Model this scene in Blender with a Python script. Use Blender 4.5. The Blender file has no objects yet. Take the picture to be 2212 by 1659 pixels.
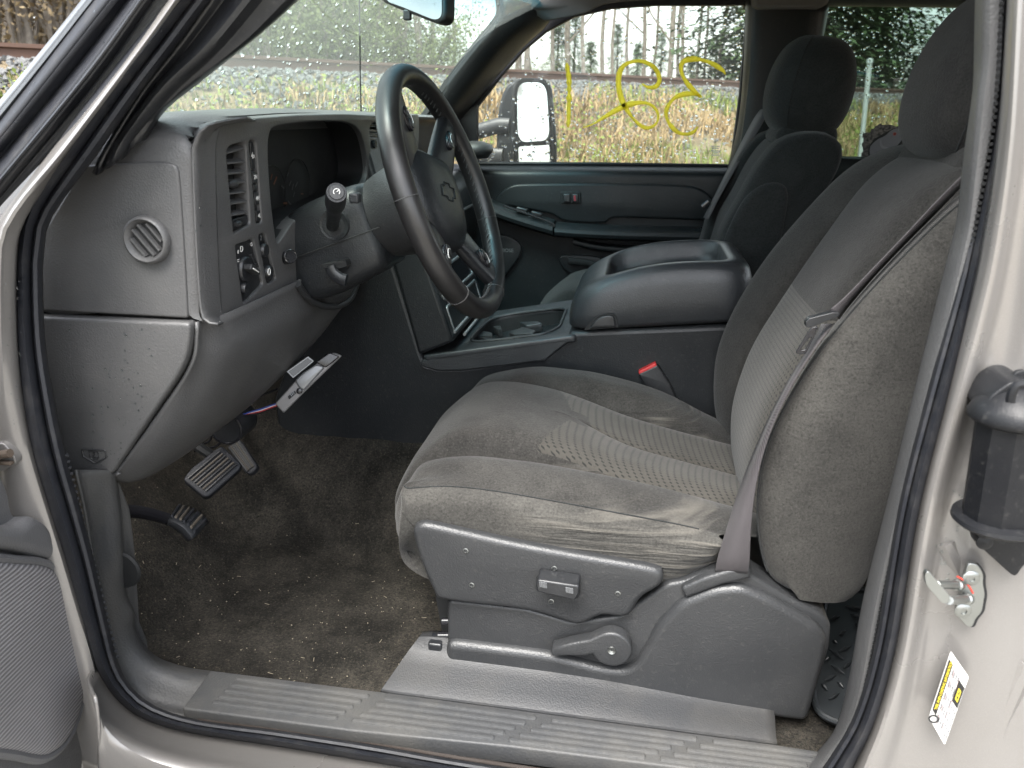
import bpy, bmesh, math, random
from mathutils import Vector, Matrix, noise
random.seed(11)
V = Vector
R = math.radians
scene = bpy.context.scene
COL = scene.collection

# ------------------------------------------------------------------ camera
# x: towards the tail of the truck, y: towards the passenger side, z: up; z=0 is the cab floor
F, CW, CH = 1662.0, 2212.0, 1659.0
PITCH, YAW, CAM = R(19.2), R(9.2), V((0.0, -0.90, 0.86))
cp, sp, cy, sy = math.cos(PITCH), math.sin(PITCH), math.cos(YAW), math.sin(YAW)
FW, RT, UP = V((-sy * cp, cy * cp, -sp)), V((cy, sy, 0)), V((-sy * sp, cy * sp, cp))
cd = bpy.data.cameras.new('camera')
cd.sensor_width = 36.0
cd.lens = F / CW * 36.0
cd.clip_start, cd.clip_end = 0.02, 2000.0
cam = bpy.data.objects.new('camera', cd)
COL.objects.link(cam)
cam.matrix_world = Matrix(((RT.x, UP.x, -FW.x, CAM.x), (RT.y, UP.y, -FW.y, CAM.y), (RT.z, UP.z, -FW.z, CAM.z), (0, 0, 0, 1)))
cd.dof.use_dof = True                # a phone's main lens: focus on the seat, the bank a little soft
cd.dof.focus_distance = 1.35
cd.dof.aperture_fstop = 7.5
scene.camera = cam

# ------------------------------------------------------------------ light: overcast day
SUN_EL, SUN_AZ = R(62), R(196)
w = bpy.data.worlds.new('World')
scene.world = w
w.use_nodes = True
nt = w.node_tree
nt.nodes.clear()
o_ = nt.nodes.new('ShaderNodeOutputWorld')
bg = nt.nodes.new('ShaderNodeBackground')
sky = nt.nodes.new('ShaderNodeTexSky')
hs = nt.nodes.new('ShaderNodeHueSaturation')
sky.sky_type = 'NISHITA'
sky.sun_disc = False
sky.sun_elevation = SUN_EL
sky.sun_rotation = SUN_AZ
sky.air_density = 1.2
sky.dust_density = 3.0
hs.inputs['Saturation'].default_value = 0.34
bg.inputs['Strength'].default_value = 0.11
nt.links.new(sky.outputs[0], hs.inputs['Color'])
nt.links.new(hs.outputs[0], bg.inputs['Color'])
nt.links.new(bg.outputs[0], o_.inputs[0])
ld = bpy.data.lights.new('sun', 'SUN')
ld.energy = 1.5
ld.angle = R(40)
ld.color = (1.0, 0.97, 0.92)
sun = bpy.data.objects.new('sun', ld)
COL.objects.link(sun)
# compass: rotation 0 = +y, clockwise
sd = V((math.sin(SUN_AZ) * math.cos(SUN_EL), math.cos(SUN_AZ) * math.cos(SUN_EL), math.sin(SUN_EL)))
sun.rotation_euler = (-sd).to_track_quat('-Z', 'Y').to_euler()
scene.view_settings.view_transform = 'Standard'
scene.view_settings.look = 'None'
scene.view_settings.gamma = 1.0
scene.view_settings.exposure = 2.8
scene.view_settings.use_curve_mapping = False
scene.render.engine = 'CYCLES'
scene.cycles.use_denoising = True
scene.cycles.max_bounces = 10
scene.cycles.transparent_max_bounces = 16
scene.cycles.caustics_refractive = False
scene.cycles.caustics_reflective = False
scene.cycles.sample_clamp_indirect = 6.0

# ------------------------------------------------------------------ helpers: points
def ray(u, v):
    return FW + RT * ((u - CW / 2) / F) - UP * ((v - CH / 2) / F)
def A(u, v, y):                      # the point of the plane y seen at (u, v)
    r = ray(u, v)
    return CAM + r * ((y - CAM.y) / r.y)
def AX(u, v, x):
    r = ray(u, v)
    return CAM + r * ((x - CAM.x) / r.x)
def AZ(u, v, z):
    r = ray(u, v)
    return CAM + r * ((z - CAM.z) / r.z)
class Plane:
    def __init__(s, o, ex, ey):
        s.o, s.ex = V(o), V(ex).normalized()
        n = s.ex.cross(V(ey)).normalized()
        s.n = n
        s.ey = n.cross(s.ex)
    def uv(s, u, v, h=0.0):          # local coordinates of the plane point seen at (u, v)
        r = ray(u, v)
        o = s.o + s.n * h
        p = CAM + r * ((o - CAM).dot(s.n) / r.dot(s.n))
        return ((p - s.o).dot(s.ex), (p - s.o).dot(s.ey))
    def at(s, a, b, h=0.0):
        return s.o + s.ex * a + s.ey * b + s.n * h
    def mat(s, h=0.0):
        o = s.o + s.n * h
        return Matrix(((s.ex.x, s.ey.x, s.n.x, o.x), (s.ex.y, s.ey.y, s.n.y, o.y), (s.ex.z, s.ey.z, s.n.z, o.z), (0, 0, 0, 1)))
def vplane(y, flip=False):           # vertical plane facing the driver's side (-y); local x = +x, local y = +z
    return Plane((0, y, 0), (1, 0, 0), (0, 0, 1))

def cr(pts, k=6, closed=False):
    pts = [V(p) for p in pts]
    n = len(pts)
    if n < 3:
        return [pts[0].lerp(pts[-1], i / k) for i in range(k + 1)]
    out = []
    for i in range(n if closed else n - 1):
        p1, p2 = pts[i], pts[(i + 1) % n]
        p0 = pts[i - 1] if (closed or i > 0) else p1 * 2 - p2
        p3 = pts[(i + 2) % n] if (closed or i + 2 < n) else p2 * 2 - p1
        for j in range(k):
            t = j / k
            out.append(0.5 * ((2 * p1) + (p2 - p0) * t + (2 * p0 - 5 * p1 + 4 * p2 - p3) * t * t + (3 * p1 - p0 - 3 * p2 + p3) * t ** 3))
    if not closed:
        out.append(pts[-1])
    return out
def resample(pts, n, closed=False):
    pts = [V(p) for p in pts] + ([V(pts[0])] if closed else [])
    L = [0.0]
    for a, b in zip(pts, pts[1:]):
        L.append(L[-1] + (b - a).length)
    out, j = [], 0
    for i in range(n):
        t = L[-1] * i / (n if closed else n - 1)
        while j < len(pts) - 2 and L[j + 1] < t:
            j += 1
        d = L[j + 1] - L[j]
        out.append(pts[j].lerp(pts[j + 1], (t - L[j]) / d if d > 1e-9 else 0))
    return out
def rpoly(pts, r, seg=4):            # polygon with rounded corners (any dimension); r scalar or list
    pts = [V(p) for p in pts]
    out, n = [], len(pts)
    for i in range(n):
        a, b, c = pts[i - 1], pts[i], pts[(i + 1) % n]
        rr = r[i] if isinstance(r, (list, tuple)) else r
        da, dc = (a - b), (c - b)
        ra, rc = min(rr, da.length * .48), min(rr, dc.length * .48)
        p, q = b + da.normalized() * ra, b + dc.normalized() * rc
        if rr <= 0:
            out.append(b); continue
        for k in range(seg + 1):
            t = k / seg
            out.append(p * (1 - t) ** 2 + b * 2 * t * (1 - t) + q * t * t)
    return out
def circ(c, r, n=24, ry=None, a0=0.0):
    ry = r if ry is None else ry
    return [V((c[0] + r * math.cos(2 * math.pi * k / n + a0), c[1] + ry * math.sin(2 * math.pi * k / n + a0))) for k in range(n)]

class MB:
    def __init__(s):
        s.v, s.f, s.m = [], [], []
    def add(s, v, f, m=0):
        o = len(s.v)
        s.v += [tuple(p) for p in v]
        s.f += [tuple(i + o for i in q) for q in f]
        s.m += ([m] * len(f) if isinstance(m, int) else list(m))
        return s
    def loft(s, rings, closed=True, cap0=False, cap1=False, m=0, loop=False):
        n = len(rings[0]); v = [p for r in rings for p in r]; f = []
        R_ = len(rings)
        for i in range(R_ if loop else R_ - 1):
            i2 = (i + 1) % R_
            for j in range(n if closed else n - 1):
                k = (j + 1) % n
                f.append((i * n + j, i * n + k, i2 * n + k, i2 * n + j))
        if cap0: f.append(tuple(range(n - 1, -1, -1)))
        if cap1: f.append(tuple((R_ - 1) * n + j for j in range(n)))
        return s.add(v, f, m)
    def tube(s, path, r, n=10, closed=False, m=0, ry=None, up=None):
        path = [V(p) for p in path]
        N = len(path); rings = []; u = V(up) if up else None
        for i, p in enumerate(path):
            if closed: t = path[(i + 1) % N] - path[i - 1]
            else: t = path[min(i + 1, N - 1)] - path[max(i - 1, 0)]
            t.normalize()
            if u is None: u = V((0, 0, 1)) if abs(t.z) < .9 else V((1, 0, 0))
            u = (u - t * u.dot(t)).normalized()
            w_ = t.cross(u)
            ra = r[i] if isinstance(r, (list, tuple)) else r
            rb = (ry[i] if isinstance(ry, (list, tuple)) else ry) if ry else ra
            rings.append([p + u * (ra * math.cos(2 * math.pi * k / n)) + w_ * (rb * math.sin(2 * math.pi * k / n)) for k in range(n)])
        return s.loft(rings, True, not closed, not closed, m, closed)
    def prism(s, outline, d, m=0):
        n = len(outline); d = V(d)
        v = [V(p) for p in outline] + [V(p) + d for p in outline]
        f = [tuple(range(n)), tuple(range(2 * n - 1, n - 1, -1))]
        f += [(i, n + i, n + (i + 1) % n, (i + 1) % n) for i in range(n)]
        return s.add(v, f, m)
    def box(s, c, d, M=None, m=0):
        c = V(c); hx, hy, hz = [q / 2 for q in d]
        v = [V((x, y, z)) for x in (-hx, hx) for y in (-hy, hy) for z in (-hz, hz)]
        v = [(M @ p if M else p) + c for p in v]
        return s.add(v, [(0, 1, 3, 2), (4, 6, 7, 5), (0, 4, 5, 1), (2, 3, 7, 6), (0, 2, 6, 4), (1, 5, 7, 3)], m)
    def lathe(s, o, ax, prof, n=24, m=0, cap=True, sq=1.0):
        o, ax = V(o), V(ax).normalized()
        e = V((0, 0, 1)) if abs(ax.z) < .9 else V((1, 0, 0))
        e = (e - ax * e.dot(ax)).normalized(); g = ax.cross(e)
        rings = [[o + ax * h + e * (r * math.cos(2 * math.pi * k / n)) + g * (r * sq * math.sin(2 * math.pi * k / n)) for k in range(n)] for r, h in prof]
        return s.loft(rings, True, cap, cap, m)
    def build(s, name, mats, parent=None, ang=35, bevel=0, seg=3, sub=0, solid=0, smooth=True, fix=True):
        me = bpy.data.meshes.new(name)
        me.from_pydata(s.v, [], s.f)
        mats = mats if isinstance(mats, (list, tuple)) else [mats]
        for m_ in mats: me.materials.append(M[m_] if isinstance(m_, str) else m_)
        me.polygons.foreach_set('material_index', s.m)
        me.update()
        return finish(name, me, parent, ang, bevel, seg, sub, solid, smooth, fix)
def finish(name, me, parent=None, ang=35, bevel=0, seg=3, sub=0, solid=0, smooth=True, fix=True):
    if fix:
        bm = bmesh.new(); bm.from_mesh(me)
        bmesh.ops.recalc_face_normals(bm, faces=bm.faces[:])
        bm.to_mesh(me); bm.free()
    if smooth:
        me.polygons.foreach_set('use_smooth', [True] * len(me.polygons))
        if not bevel and ang < 180: me.set_sharp_from_angle(angle=R(ang))
    ob = bpy.data.objects.new(name, me)
    COL.objects.link(ob)
    if solid:
        q = ob.modifiers.new('thick', 'SOLIDIFY'); q.thickness = solid; q.offset = 0
    if bevel:
        q = ob.modifiers.new('bevel', 'BEVEL'); q.width = bevel; q.segments = seg; q.limit_method = 'ANGLE'; q.angle_limit = R(30); q.harden_normals = False
        if smooth: me.set_sharp_from_angle(angle=R(75))
    if sub:
        q = ob.modifiers.new('sub', 'SUBSURF'); q.levels = q.render_levels = sub
    if parent: attach(ob, parent)
    return ob
def attach(ob, parent):
    ob.parent = parent
    ob.matrix_parent_inverse = parent.matrix_world.inverted()
def patch(rows, nu=24, sub=3, closed=False):
    """smooth sheet through polylines of 3-D points"""
    rs = [resample(cr(r_, 8), nu) for r_ in rows]
    cols = [cr([r_[j] for r_ in rs], sub, closed) if len(rs) > 2 else ([rs[0][j].lerp(rs[1][j], k / sub) for k in range(sub + 1)]) for j in range(nu)]
    return [[cols[j][i] for j in range(nu)] for i in range(len(cols[0]))]
def plate(name, loops, pl, depth, mats, parent=None, bev=0.0, h=0.0, res=2, ang=40):
    """flat plate with holes from 2-D loops in plane pl; top face at height h"""
    cu = bpy.data.curves.new(name, 'CURVE')
    cu.dimensions = '2D'; cu.fill_mode = 'BOTH'
    cu.extrude = max(depth / 2 - bev, 0.0001); cu.bevel_depth = bev; cu.bevel_resolution = res
    cu.offset = -bev
    for lp in loops:
        s_ = cu.splines.new('POLY'); s_.points.add(len(lp) - 1); s_.use_cyclic_u = True
        for q, p in zip(s_.points, lp): q.co = (p[0], p[1], 0, 1)
    to = bpy.data.objects.new('tmp', cu); COL.objects.link(to)
    bpy.context.view_layer.update()
    me = bpy.data.meshes.new_from_object(to.evaluated_get(bpy.context.evaluated_depsgraph_get()))
    bpy.data.objects.remove(to); bpy.data.curves.remove(cu)
    me.name = name
    me.transform(pl.mat(h - depth / 2))
    me.materials.clear(); me.materials.append(M[mats] if isinstance(mats, str) else mats)
    for p in me.polygons: p.material_index = 0
    bm = bmesh.new(); bm.from_mesh(me); bmesh.ops.remove_doubles(bm, verts=bm.verts[:], dist=1e-5); bm.to_mesh(me); bm.free()
    return finish(name, me, parent, ang, fix=False)
def text(name, s, pl, a, b, size, mat, parent=None, rot=0.0, h=0.001, align='CENTER', sx=1.0):
    cu = bpy.data.curves.new(name, 'FONT'); cu.body = s; cu.size = size; cu.align_x = align; cu.align_y = 'CENTER'; cu.extrude = 0.0002; cu.resolution_u = 3
    to = bpy.data.objects.new('tmp', cu); COL.objects.link(to); bpy.context.view_layer.update()
    me = bpy.data.meshes.new_from_object(to.evaluated_get(bpy.context.evaluated_depsgraph_get()))
    bpy.data.objects.remove(to); bpy.data.curves.remove(cu); me.name = name
    me.transform(pl.mat(h) @ Matrix.Translation((a, b, 0)) @ Matrix.Rotation(rot, 4, 'Z') @ Matrix.Diagonal((sx, 1, 1, 1)))
    me.materials.clear(); me.materials.append(M[mat])
    return finish(name, me, parent, fix=False, smooth=False)
def thing(name, label, cat, loc=(0, 0, 0), group=None, kind=None):
    o = bpy.data.objects.new(name, None); COL.objects.link(o)
    o.location = loc; o.empty_display_size = .05
    bpy.context.view_layer.update()
    return tag(o, label, cat, group, kind)
def tag(o, label=None, cat=None, group=None, kind=None):
    if label: o['label'] = label
    if cat: o['category'] = cat
    if group: o['group'] = group
    if kind: o['kind'] = kind
    return o

# ------------------------------------------------------------------ materials
M = {}
class NT:
    def __init__(s, name):
        s.m = bpy.data.materials.new(name); s.m.use_nodes = True
        s.t = s.m.node_tree; s.b = s.t.nodes['Principled BSDF']; M[name] = s.m
        s.tc = s.n('ShaderNodeTexCoord')
    def n(s, t, **k):
        q = s.t.nodes.new(t)
        for a, b in k.items(): setattr(q, a, b)
        return q
    def l(s, a, b): s.t.links.new(a, b)
    def noise(s, scale, detail=3, rough=.55, dist=0, sc=None):
        q = s.n('ShaderNodeTexNoise'); q.inputs['Scale'].default_value = scale; q.inputs['Detail'].default_value = detail
        q.inputs['Roughness'].default_value = rough; q.inputs['Distortion'].default_value = dist
        if sc:
            mp = s.n('ShaderNodeMapping'); mp.inputs['Scale'].default_value = sc
            s.l(s.tc.outputs['Object'], mp.inputs[0]); s.l(mp.outputs[0], q.inputs['Vector'])
        else: s.l(s.tc.outputs['Object'], q.inputs['Vector'])
        return q.outputs['Fac']
    def voro(s, scale, feat='F1', rnd=1.0):
        q = s.n('ShaderNodeTexVoronoi'); q.feature = feat; q.inputs['Scale'].default_value = scale
        q.inputs['Randomness'].default_value = rnd
        s.l(s.tc.outputs['Object'], q.inputs['Vector']); return q.outputs['Distance']
    def ramp(s, fac, stops):
        q = s.n('ShaderNodeValToRGB'); e = q.color_ramp.elements
        while len(e) < len(stops): e.new(.5)
        for i, (p, c) in enumerate(stops):
            e[i].position = p; e[i].color = (c if len(c) == 4 else (*c, 1)) if isinstance(c, (tuple, list)) else (c, c, c, 1)
        s.l(fac, q.inputs[0]); return q.outputs[0]
    def mix(s, fac, a, b, mode='MIX'):
        q = s.n('ShaderNodeMix'); q.data_type = 'RGBA'; q.blend_type = mode
        for sock, val in ((q.inputs[0], fac), (q.inputs[6], a), (q.inputs[7], b)):
            if hasattr(val, 'is_output'): s.l(val, sock)
            elif isinstance(val, (int, float)) and sock == q.inputs[0]: sock.default_value = val
            else: sock.default_value = (*val, 1) if len(val) == 3 else val
        return q.outputs[2]
    def bump(s, h, st=.3, dist=.001):
        q = s.n('ShaderNodeBump'); q.inputs['Strength'].default_value = st; q.inputs['Distance'].default_value = dist
        s.l(h, q.inputs['Height']); s.l(q.outputs[0], s.b.inputs['Normal']); return q
    def set(s, **k):
        for a, b in k.items():
            i = s.b.inputs[{'col': 'Base Color', 'rough': 'Roughness', 'metal': 'Metallic', 'coat': 'Coat Weight', 'sheen': 'Sheen Weight', 'spec': 'Specular IOR Level', 'tr': 'Transmission Weight', 'ior': 'IOR', 'alpha': 'Alpha'}[a]]
            if hasattr(b, 'is_output'): s.l(b, i)
            elif isinstance(b, tuple): i.default_value = (*b, 1)
            else: i.default_value = b
        return s
def plastic(name, c, rough=.5, grain=420, st=.25, dust=.25, dustc=(.13, .125, .115), spec=.55):
    m = NT(name)
    big = m.noise(7, 5, .65)
    dots = m.ramp(m.noise(160, 2, .6), [(.60, 0), (.78, 1)])
    g = m.mix(m.ramp(big, [(.42, 0), (.75, dust)]), c, dustc)
    g = m.mix(m.mix(.85, dots, (0, 0, 0)), g, dustc)
    m.set(col=g, rough=m.ramp(big, [(.3, rough - .08), (.7, rough + .12)]), spec=spec)
    v = m.n('ShaderNodeMath', operation='ADD'); m.l(m.voro(grain), v.inputs[0]); m.l(m.noise(grain * .7, 2), v.inputs[1])
    m.bump(v.outputs[0], st, .0012)
    return m
def simple(name, c, rough=.5, metal=0.0, spec=.5, bump=0, bs=200, coat=0):
    m = NT(name); q = m.noise(14, 4)
    m.set(col=m.mix(q, tuple(x * .82 for x in c), tuple(min(x * 1.2, 1) for x in c)), rough=m.ramp(q, [(.3, max(rough - .05, .02)), (.7, min(rough + .08, 1))]), metal=metal, spec=spec, coat=coat)
    if bump: m.bump(m.noise(bs, 3), bump, .001)
    return m
plastic('plastic_grey', (.066, .066, .067), .44, dust=.16)
plastic('plastic_grey_clean', (.023, .024, .0255), .40, dust=.05, spec=.45)
plastic('plastic_dark', (.0135, .0150, .0168), .36, dust=.04, spec=.3)
plastic('riser_grey', (.027, .028, .030), .5, dust=.25, dustc=(.075, .068, .056), spec=.4)
plastic('housing_black', (.0055, .006, .0075), .42, dust=.05, st=.08, spec=.3)
plastic('console_grey', (.024, .026, .0285), .36, dust=.05, spec=.5)
plastic('door_grey', (.10, .10, .103), .48, dust=.15)
plastic('plastic_door', (.0130, .0155, .0170), .34, dust=.03, spec=.22)
plastic('trim_black', (.009, .010, .012), .36, dust=.08, st=.1)
plastic('sill_grey', (.040, .041, .0425), .52, dust=.3, dustc=(.125, .115, .095), grain=300, spec=.35)
plastic('headliner', (.14, .135, .13), .9, st=.1, dust=.1)
simple('black_gloss', (.012, .012, .014), .18)
simple('black_matte', (.005, .0055, .006), .7)
simple('steel', (.30, .31, .30), .38, 1.0, bump=.1)
simple('chrome', (.75, .76, .77), .12, 1.0)
simple('silver_plastic', (.16, .165, .17), .32, .35)
simple('moulding_grey', (.07, .075, .08), .30, .2)
simple('grey_box', (.17, .165, .165), .45)
simple('red_plastic', (.45, .03, .03), .4)
simple('red_paint', (.55, .06, .04), .5)
simple('red_dim', (.25, .02, .03), .5)
simple('orange_mark', (.10, .028, .008), .5)
simple('gauge_grey', (.035, .036, .037), .6)
simple('white_print', (.7, .7, .68), .6)
simple('grey_print', (.14, .145, .15), .6)
simple('yellow_print', (.5, .4, .03), .6)
simple('black_print', (.01, .01, .01), .6)
simple('paper_white', (.52, .51, .49), .45)
simple('wire_blue', (.03, .06, .3), .4)
simple('wire_red', (.4, .03, .04), .4)
simple('bird_grey', (.20, .19, .21), .5)
simple('bird_light', (.26, .25, .27), .5)
simple('bird_red', (.35, .05, .04), .5)
simple('rust_rail', (.095, .055, .04), .8, bump=.3)
simple('galvanised', (.42, .44, .43), .5, .5)
m = NT('decal_rag'); m.set(col=m.ramp(m.noise(90, 4, .8), [(.38, (.02, .02, .02)), (.6, (.22, .19, .18))]), rough=.7)
m = NT('marker_yellow'); q = m.noise(60, 4, .7)
m.set(col=m.mix(q, (.80, .74, .10), (.88, .84, .30)), rough=.7, alpha=m.ramp(m.noise(110, 3, .7), [(.2, .9), (.36, 1.0)]))
tl_ = m.n('ShaderNodeBsdfTranslucent'); tl_.inputs[0].default_value = (1.0, .93, .25, 1); mx_ = m.n('ShaderNodeMixShader'); mx_.inputs[0].default_value = .85
om_ = next(n for n in m.t.nodes if n.type == 'OUTPUT_MATERIAL'); m.l(m.b.outputs[0], mx_.inputs[1]); m.l(tl_.outputs[0], mx_.inputs[2]); m.l(mx_.outputs[0], om_.inputs[0])
# beige paint
m = NT('paint'); q = m.noise(4, 6, .6); fl = m.noise(900, 1)
c = m.mix(m.ramp(q, [(.45, 0), (.8, .55)]), (.193, .184, .175), (.148, .138, .127))
m.set(col=m.mix(m.ramp(fl, [(.45, 0), (.7, .25)]), c, (.25, .238, .229)), rough=m.ramp(q, [(.3, .22), (.7, .42)]), metal=.35, coat=.35)
m.bump(m.noise(6, 3), .15, .004)
# rubber
m = NT('rubber'); q = m.noise(26, 6, .7)
m.set(col=m.mix(m.ramp(q, [(.5, 0), (.8, .55)]), (.009, .010, .0135), (.055, .052, .050)), rough=m.ramp(q, [(.3, .48), (.7, .7)]), spec=.4)
m.bump(m.noise(180, 4), .25, .001)
# leather of the wheel
m = NT('leather'); q = m.noise(9, 5)
m.set(col=m.mix(q, (.006, .006, .0065), (.013, .0125, .0125)), rough=m.ramp(m.noise(12, 5, .7), [(.35, .32), (.7, .5)]), spec=.6)
m.bump(m.voro(500), .10, .0006)
simple('stitch', (.05, .05, .05), .4)
# velour: pile colour breaks up into brushed light and dark areas
def velour(name, a, b, cdust, amt, grain=330):
    m = NT(name)
    br = m.noise(11, 6, .7, 1.2); fine = m.noise(grain, 3, .7); wv = m.noise(5, 4, .6)
    c = m.mix(m.ramp(br, [(.28, 0), (.74, 1)]), a, b)
    c = m.mix(m.ramp(wv, [(.45, 0), (.72, amt)]), c, cdust)
    c = m.mix(m.ramp(fine, [(.3, .6), (.5, 0), (.72, .0)]), c, tuple(x * .4 for x in a))
    c = m.mix(m.ramp(fine, [(.55, 0), (.75, .38)]), c, cdust)
    m.set(col=c, rough=.95, sheen=.10, spec=.08)
    m.b.inputs['Sheen Roughness'].default_value = .5
    m.bump(fine, .55, .002)
    return m
def wrinkle(m):                       # pulled folds and rubbed nap where people slide over the bolster
    sx_ = m.n('ShaderNodeSeparateXYZ'); m.l(m.tc.outputs['Object'], sx_.inputs[0])
    def rng(sock, a, b, c, d):
        q = m.n('ShaderNodeMapRange'); q.interpolation_type = 'SMOOTHSTEP'; q.inputs[1].default_value = a; q.inputs[2].default_value = b; m.l(sock, q.inputs[0])
        q2 = m.n('ShaderNodeMapRange'); q2.interpolation_type = 'SMOOTHSTEP'; q2.inputs[1].default_value = d; q2.inputs[2].default_value = c; m.l(sock, q2.inputs[0])
        r_ = m.n('ShaderNodeMath', operation='MULTIPLY'); m.l(q.outputs[0], r_.inputs[0]); m.l(q2.outputs[0], r_.inputs[1]); return r_.outputs[0]
    k = m.n('ShaderNodeMath', operation='MULTIPLY'); m.l(rng(sx_.outputs[0], -.20, -.02, .13, .17), k.inputs[0]); m.l(rng(sx_.outputs[2], .20, .25, .315, .345), k.inputs[1])
    mp_ = m.n('ShaderNodeMapping'); mp_.inputs['Rotation'].default_value = (0, R(-14), 0); mp_.inputs['Scale'].default_value = (6, 8, 95); m.l(m.tc.outputs['Object'], mp_.inputs[0])
    nz = m.n('ShaderNodeTexNoise'); nz.inputs['Scale'].default_value = 1.0; nz.inputs['Detail'].default_value = 3; nz.inputs['Distortion'].default_value = .6; m.l(mp_.outputs[0], nz.inputs['Vector'])
    h = m.n('ShaderNodeMath', operation='MULTIPLY'); m.l(nz.outputs['Fac'], h.inputs[0]); m.l(k.outputs[0], h.inputs[1])
    old = m.b.inputs['Normal'].links[0].from_node
    b2 = m.n('ShaderNodeBump'); b2.inputs['Strength'].default_value = .9; b2.inputs['Distance'].default_value = .012
    m.l(h.outputs[0], b2.inputs['Height']); m.l(b2.outputs[0], old.inputs['Normal'])
    col = m.b.inputs['Base Color'].links[0].from_socket
    w_ = m.n('ShaderNodeMath', operation='MULTIPLY'); m.l(m.ramp(nz.outputs['Fac'], [(.50, 0), (.70, .5)]), w_.inputs[0]); m.l(k.outputs[0], w_.inputs[1])
    m.set(col=m.mix(w_.outputs[0], col, (.155, .144, .125)))
velour('velour', (.0185, .0178, .0168), (.033, .0318, .0298), (.062, .060, .055), .22)
velour('velour_dark', (.0142, .0155, .0158), (.027, .0288, .029), (.047, .047, .045), .2)
velour('velour_side', (.026, .0252, .0235), (.044, .0425, .039), (.082, .079, .072), .35, 300)
wrinkle(velour('cushion_side', (.032, .031, .0288), (.054, .052, .0475), (.112, .107, .097), .5, 300))
wrinkle(velour('velour_top', (.0195, .0188, .0176), (.038, .0365, .034), (.088, .085, .078), .32))
# patterned insert: rows of small dark flecks on tan
m = NT('velour_insert')
mp = m.n('ShaderNodeMapping'); mp.inputs['Scale'].default_value = (175, 175, 175); m.l(m.tc.outputs['Object'], mp.inputs[0])
sx = m.n('ShaderNodeSeparateXYZ'); m.l(mp.outputs[0], sx.inputs[0])
def mth(op, a, b=None):
    q = m.n('ShaderNodeMath', operation=op)
    for i, v_ in enumerate((a, b)):
        if v_ is None: continue
        if hasattr(v_, 'is_output'): m.l(v_, q.inputs[i])
        else: q.inputs[i].default_value = v_
    return q.outputs[0]
along = mth('ADD', mth('MULTIPLY', sx.outputs[0], .62), mth('MULTIPLY', sx.outputs[2], .55))
row = mth('FLOOR', along)
acr = mth('ADD', mth('MULTIPLY', sx.outputs[1], .9), mth('MULTIPLY', row, .5))
fx = mth('ABSOLUTE', mth('SUBTRACT', mth('FRACT', along), .5))
fy = mth('ABSOLUTE', mth('SUBTRACT', mth('FRACT', acr), .5))
dd = mth('ADD', mth('MULTIPLY', fx, 1.5), mth('MULTIPLY', fy, 1.0))
fleck = m.ramp(dd, [(.30, 1), (.44, 0)])
base = m.mix(m.ramp(m.noise(9, 5, .7), [(.35, 0), (.7, 1)]), (.042, .0395, .0345), (.058, .0545, .048))
c = m.mix(m.mix(.15, fleck, (0, 0, 0)), base, (.013, .0138, .0138))
m.set(col=c, rough=.95, sheen=.12, spec=.12); m.bump(m.noise(380, 3), .5, .002)
# belt webbing
m = NT('webbing')
wv = m.n('ShaderNodeTexWave', wave_type='BANDS'); wv.inputs['Scale'].default_value = 260; wv.inputs['Distortion'].default_value = .4
m.l(m.tc.outputs['Object'], wv.inputs[0])
m.set(col=m.mix(wv.outputs['Fac'], (.022, .0195, .021), (.052, .046, .049)), rough=.6, sheen=.06); m.bump(wv.outputs['Fac'], .4, .0012)
# carpet
m = NT('carpet')
d1 = m.noise(6, 7, .72, .25); d2 = m.noise(240, 3, .75); d3 = m.noise(17, 5, .7)
c = m.mix(m.ramp(d1, [(.38, 0), (.68, 1)]), (.014, .0132, .012), (.050, .0455, .038))
c = m.mix(m.ramp(d3, [(.5, 0), (.75, .7)]), c, (.0105, .0102, .0098))
c = m.mix(m.ramp(d2, [(.34, .85), (.5, 0)]), c, (.012, .012, .012))
c = m.mix(m.ramp(d2, [(.56, 0), (.75, .7)]), c, (.095, .083, .064))
m.set(col=c, rough=1.0, spec=.03); m.bump(d2, .9, .004)
# ribbed fabric of the door pocket
m = NT('ribbed')
wv = m.n('ShaderNodeTexWave', wave_type='BANDS', bands_direction='Z'); wv.inputs['Scale'].default_value = 62; wv.inputs['Distortion'].default_value = .3
mp = m.n('ShaderNodeMapping'); mp.inputs['Rotation'].default_value = (R(8), 0, 0)
m.l(m.tc.outputs['Object'], mp.inputs[0]); m.l(mp.outputs[0], wv.inputs[0])
m.set(col=m.mix(wv.outputs['Fac'], (.085, .083, .086), (.23, .222, .226)), rough=.75); m.bump(wv.outputs['Fac'], .5, .002)
m = NT('diamond_rubber'); m.set(col=m.mix(m.noise(12, 4), (.010, .012, .014), (.028, .031, .033)), rough=.45, spec=.4)
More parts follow.
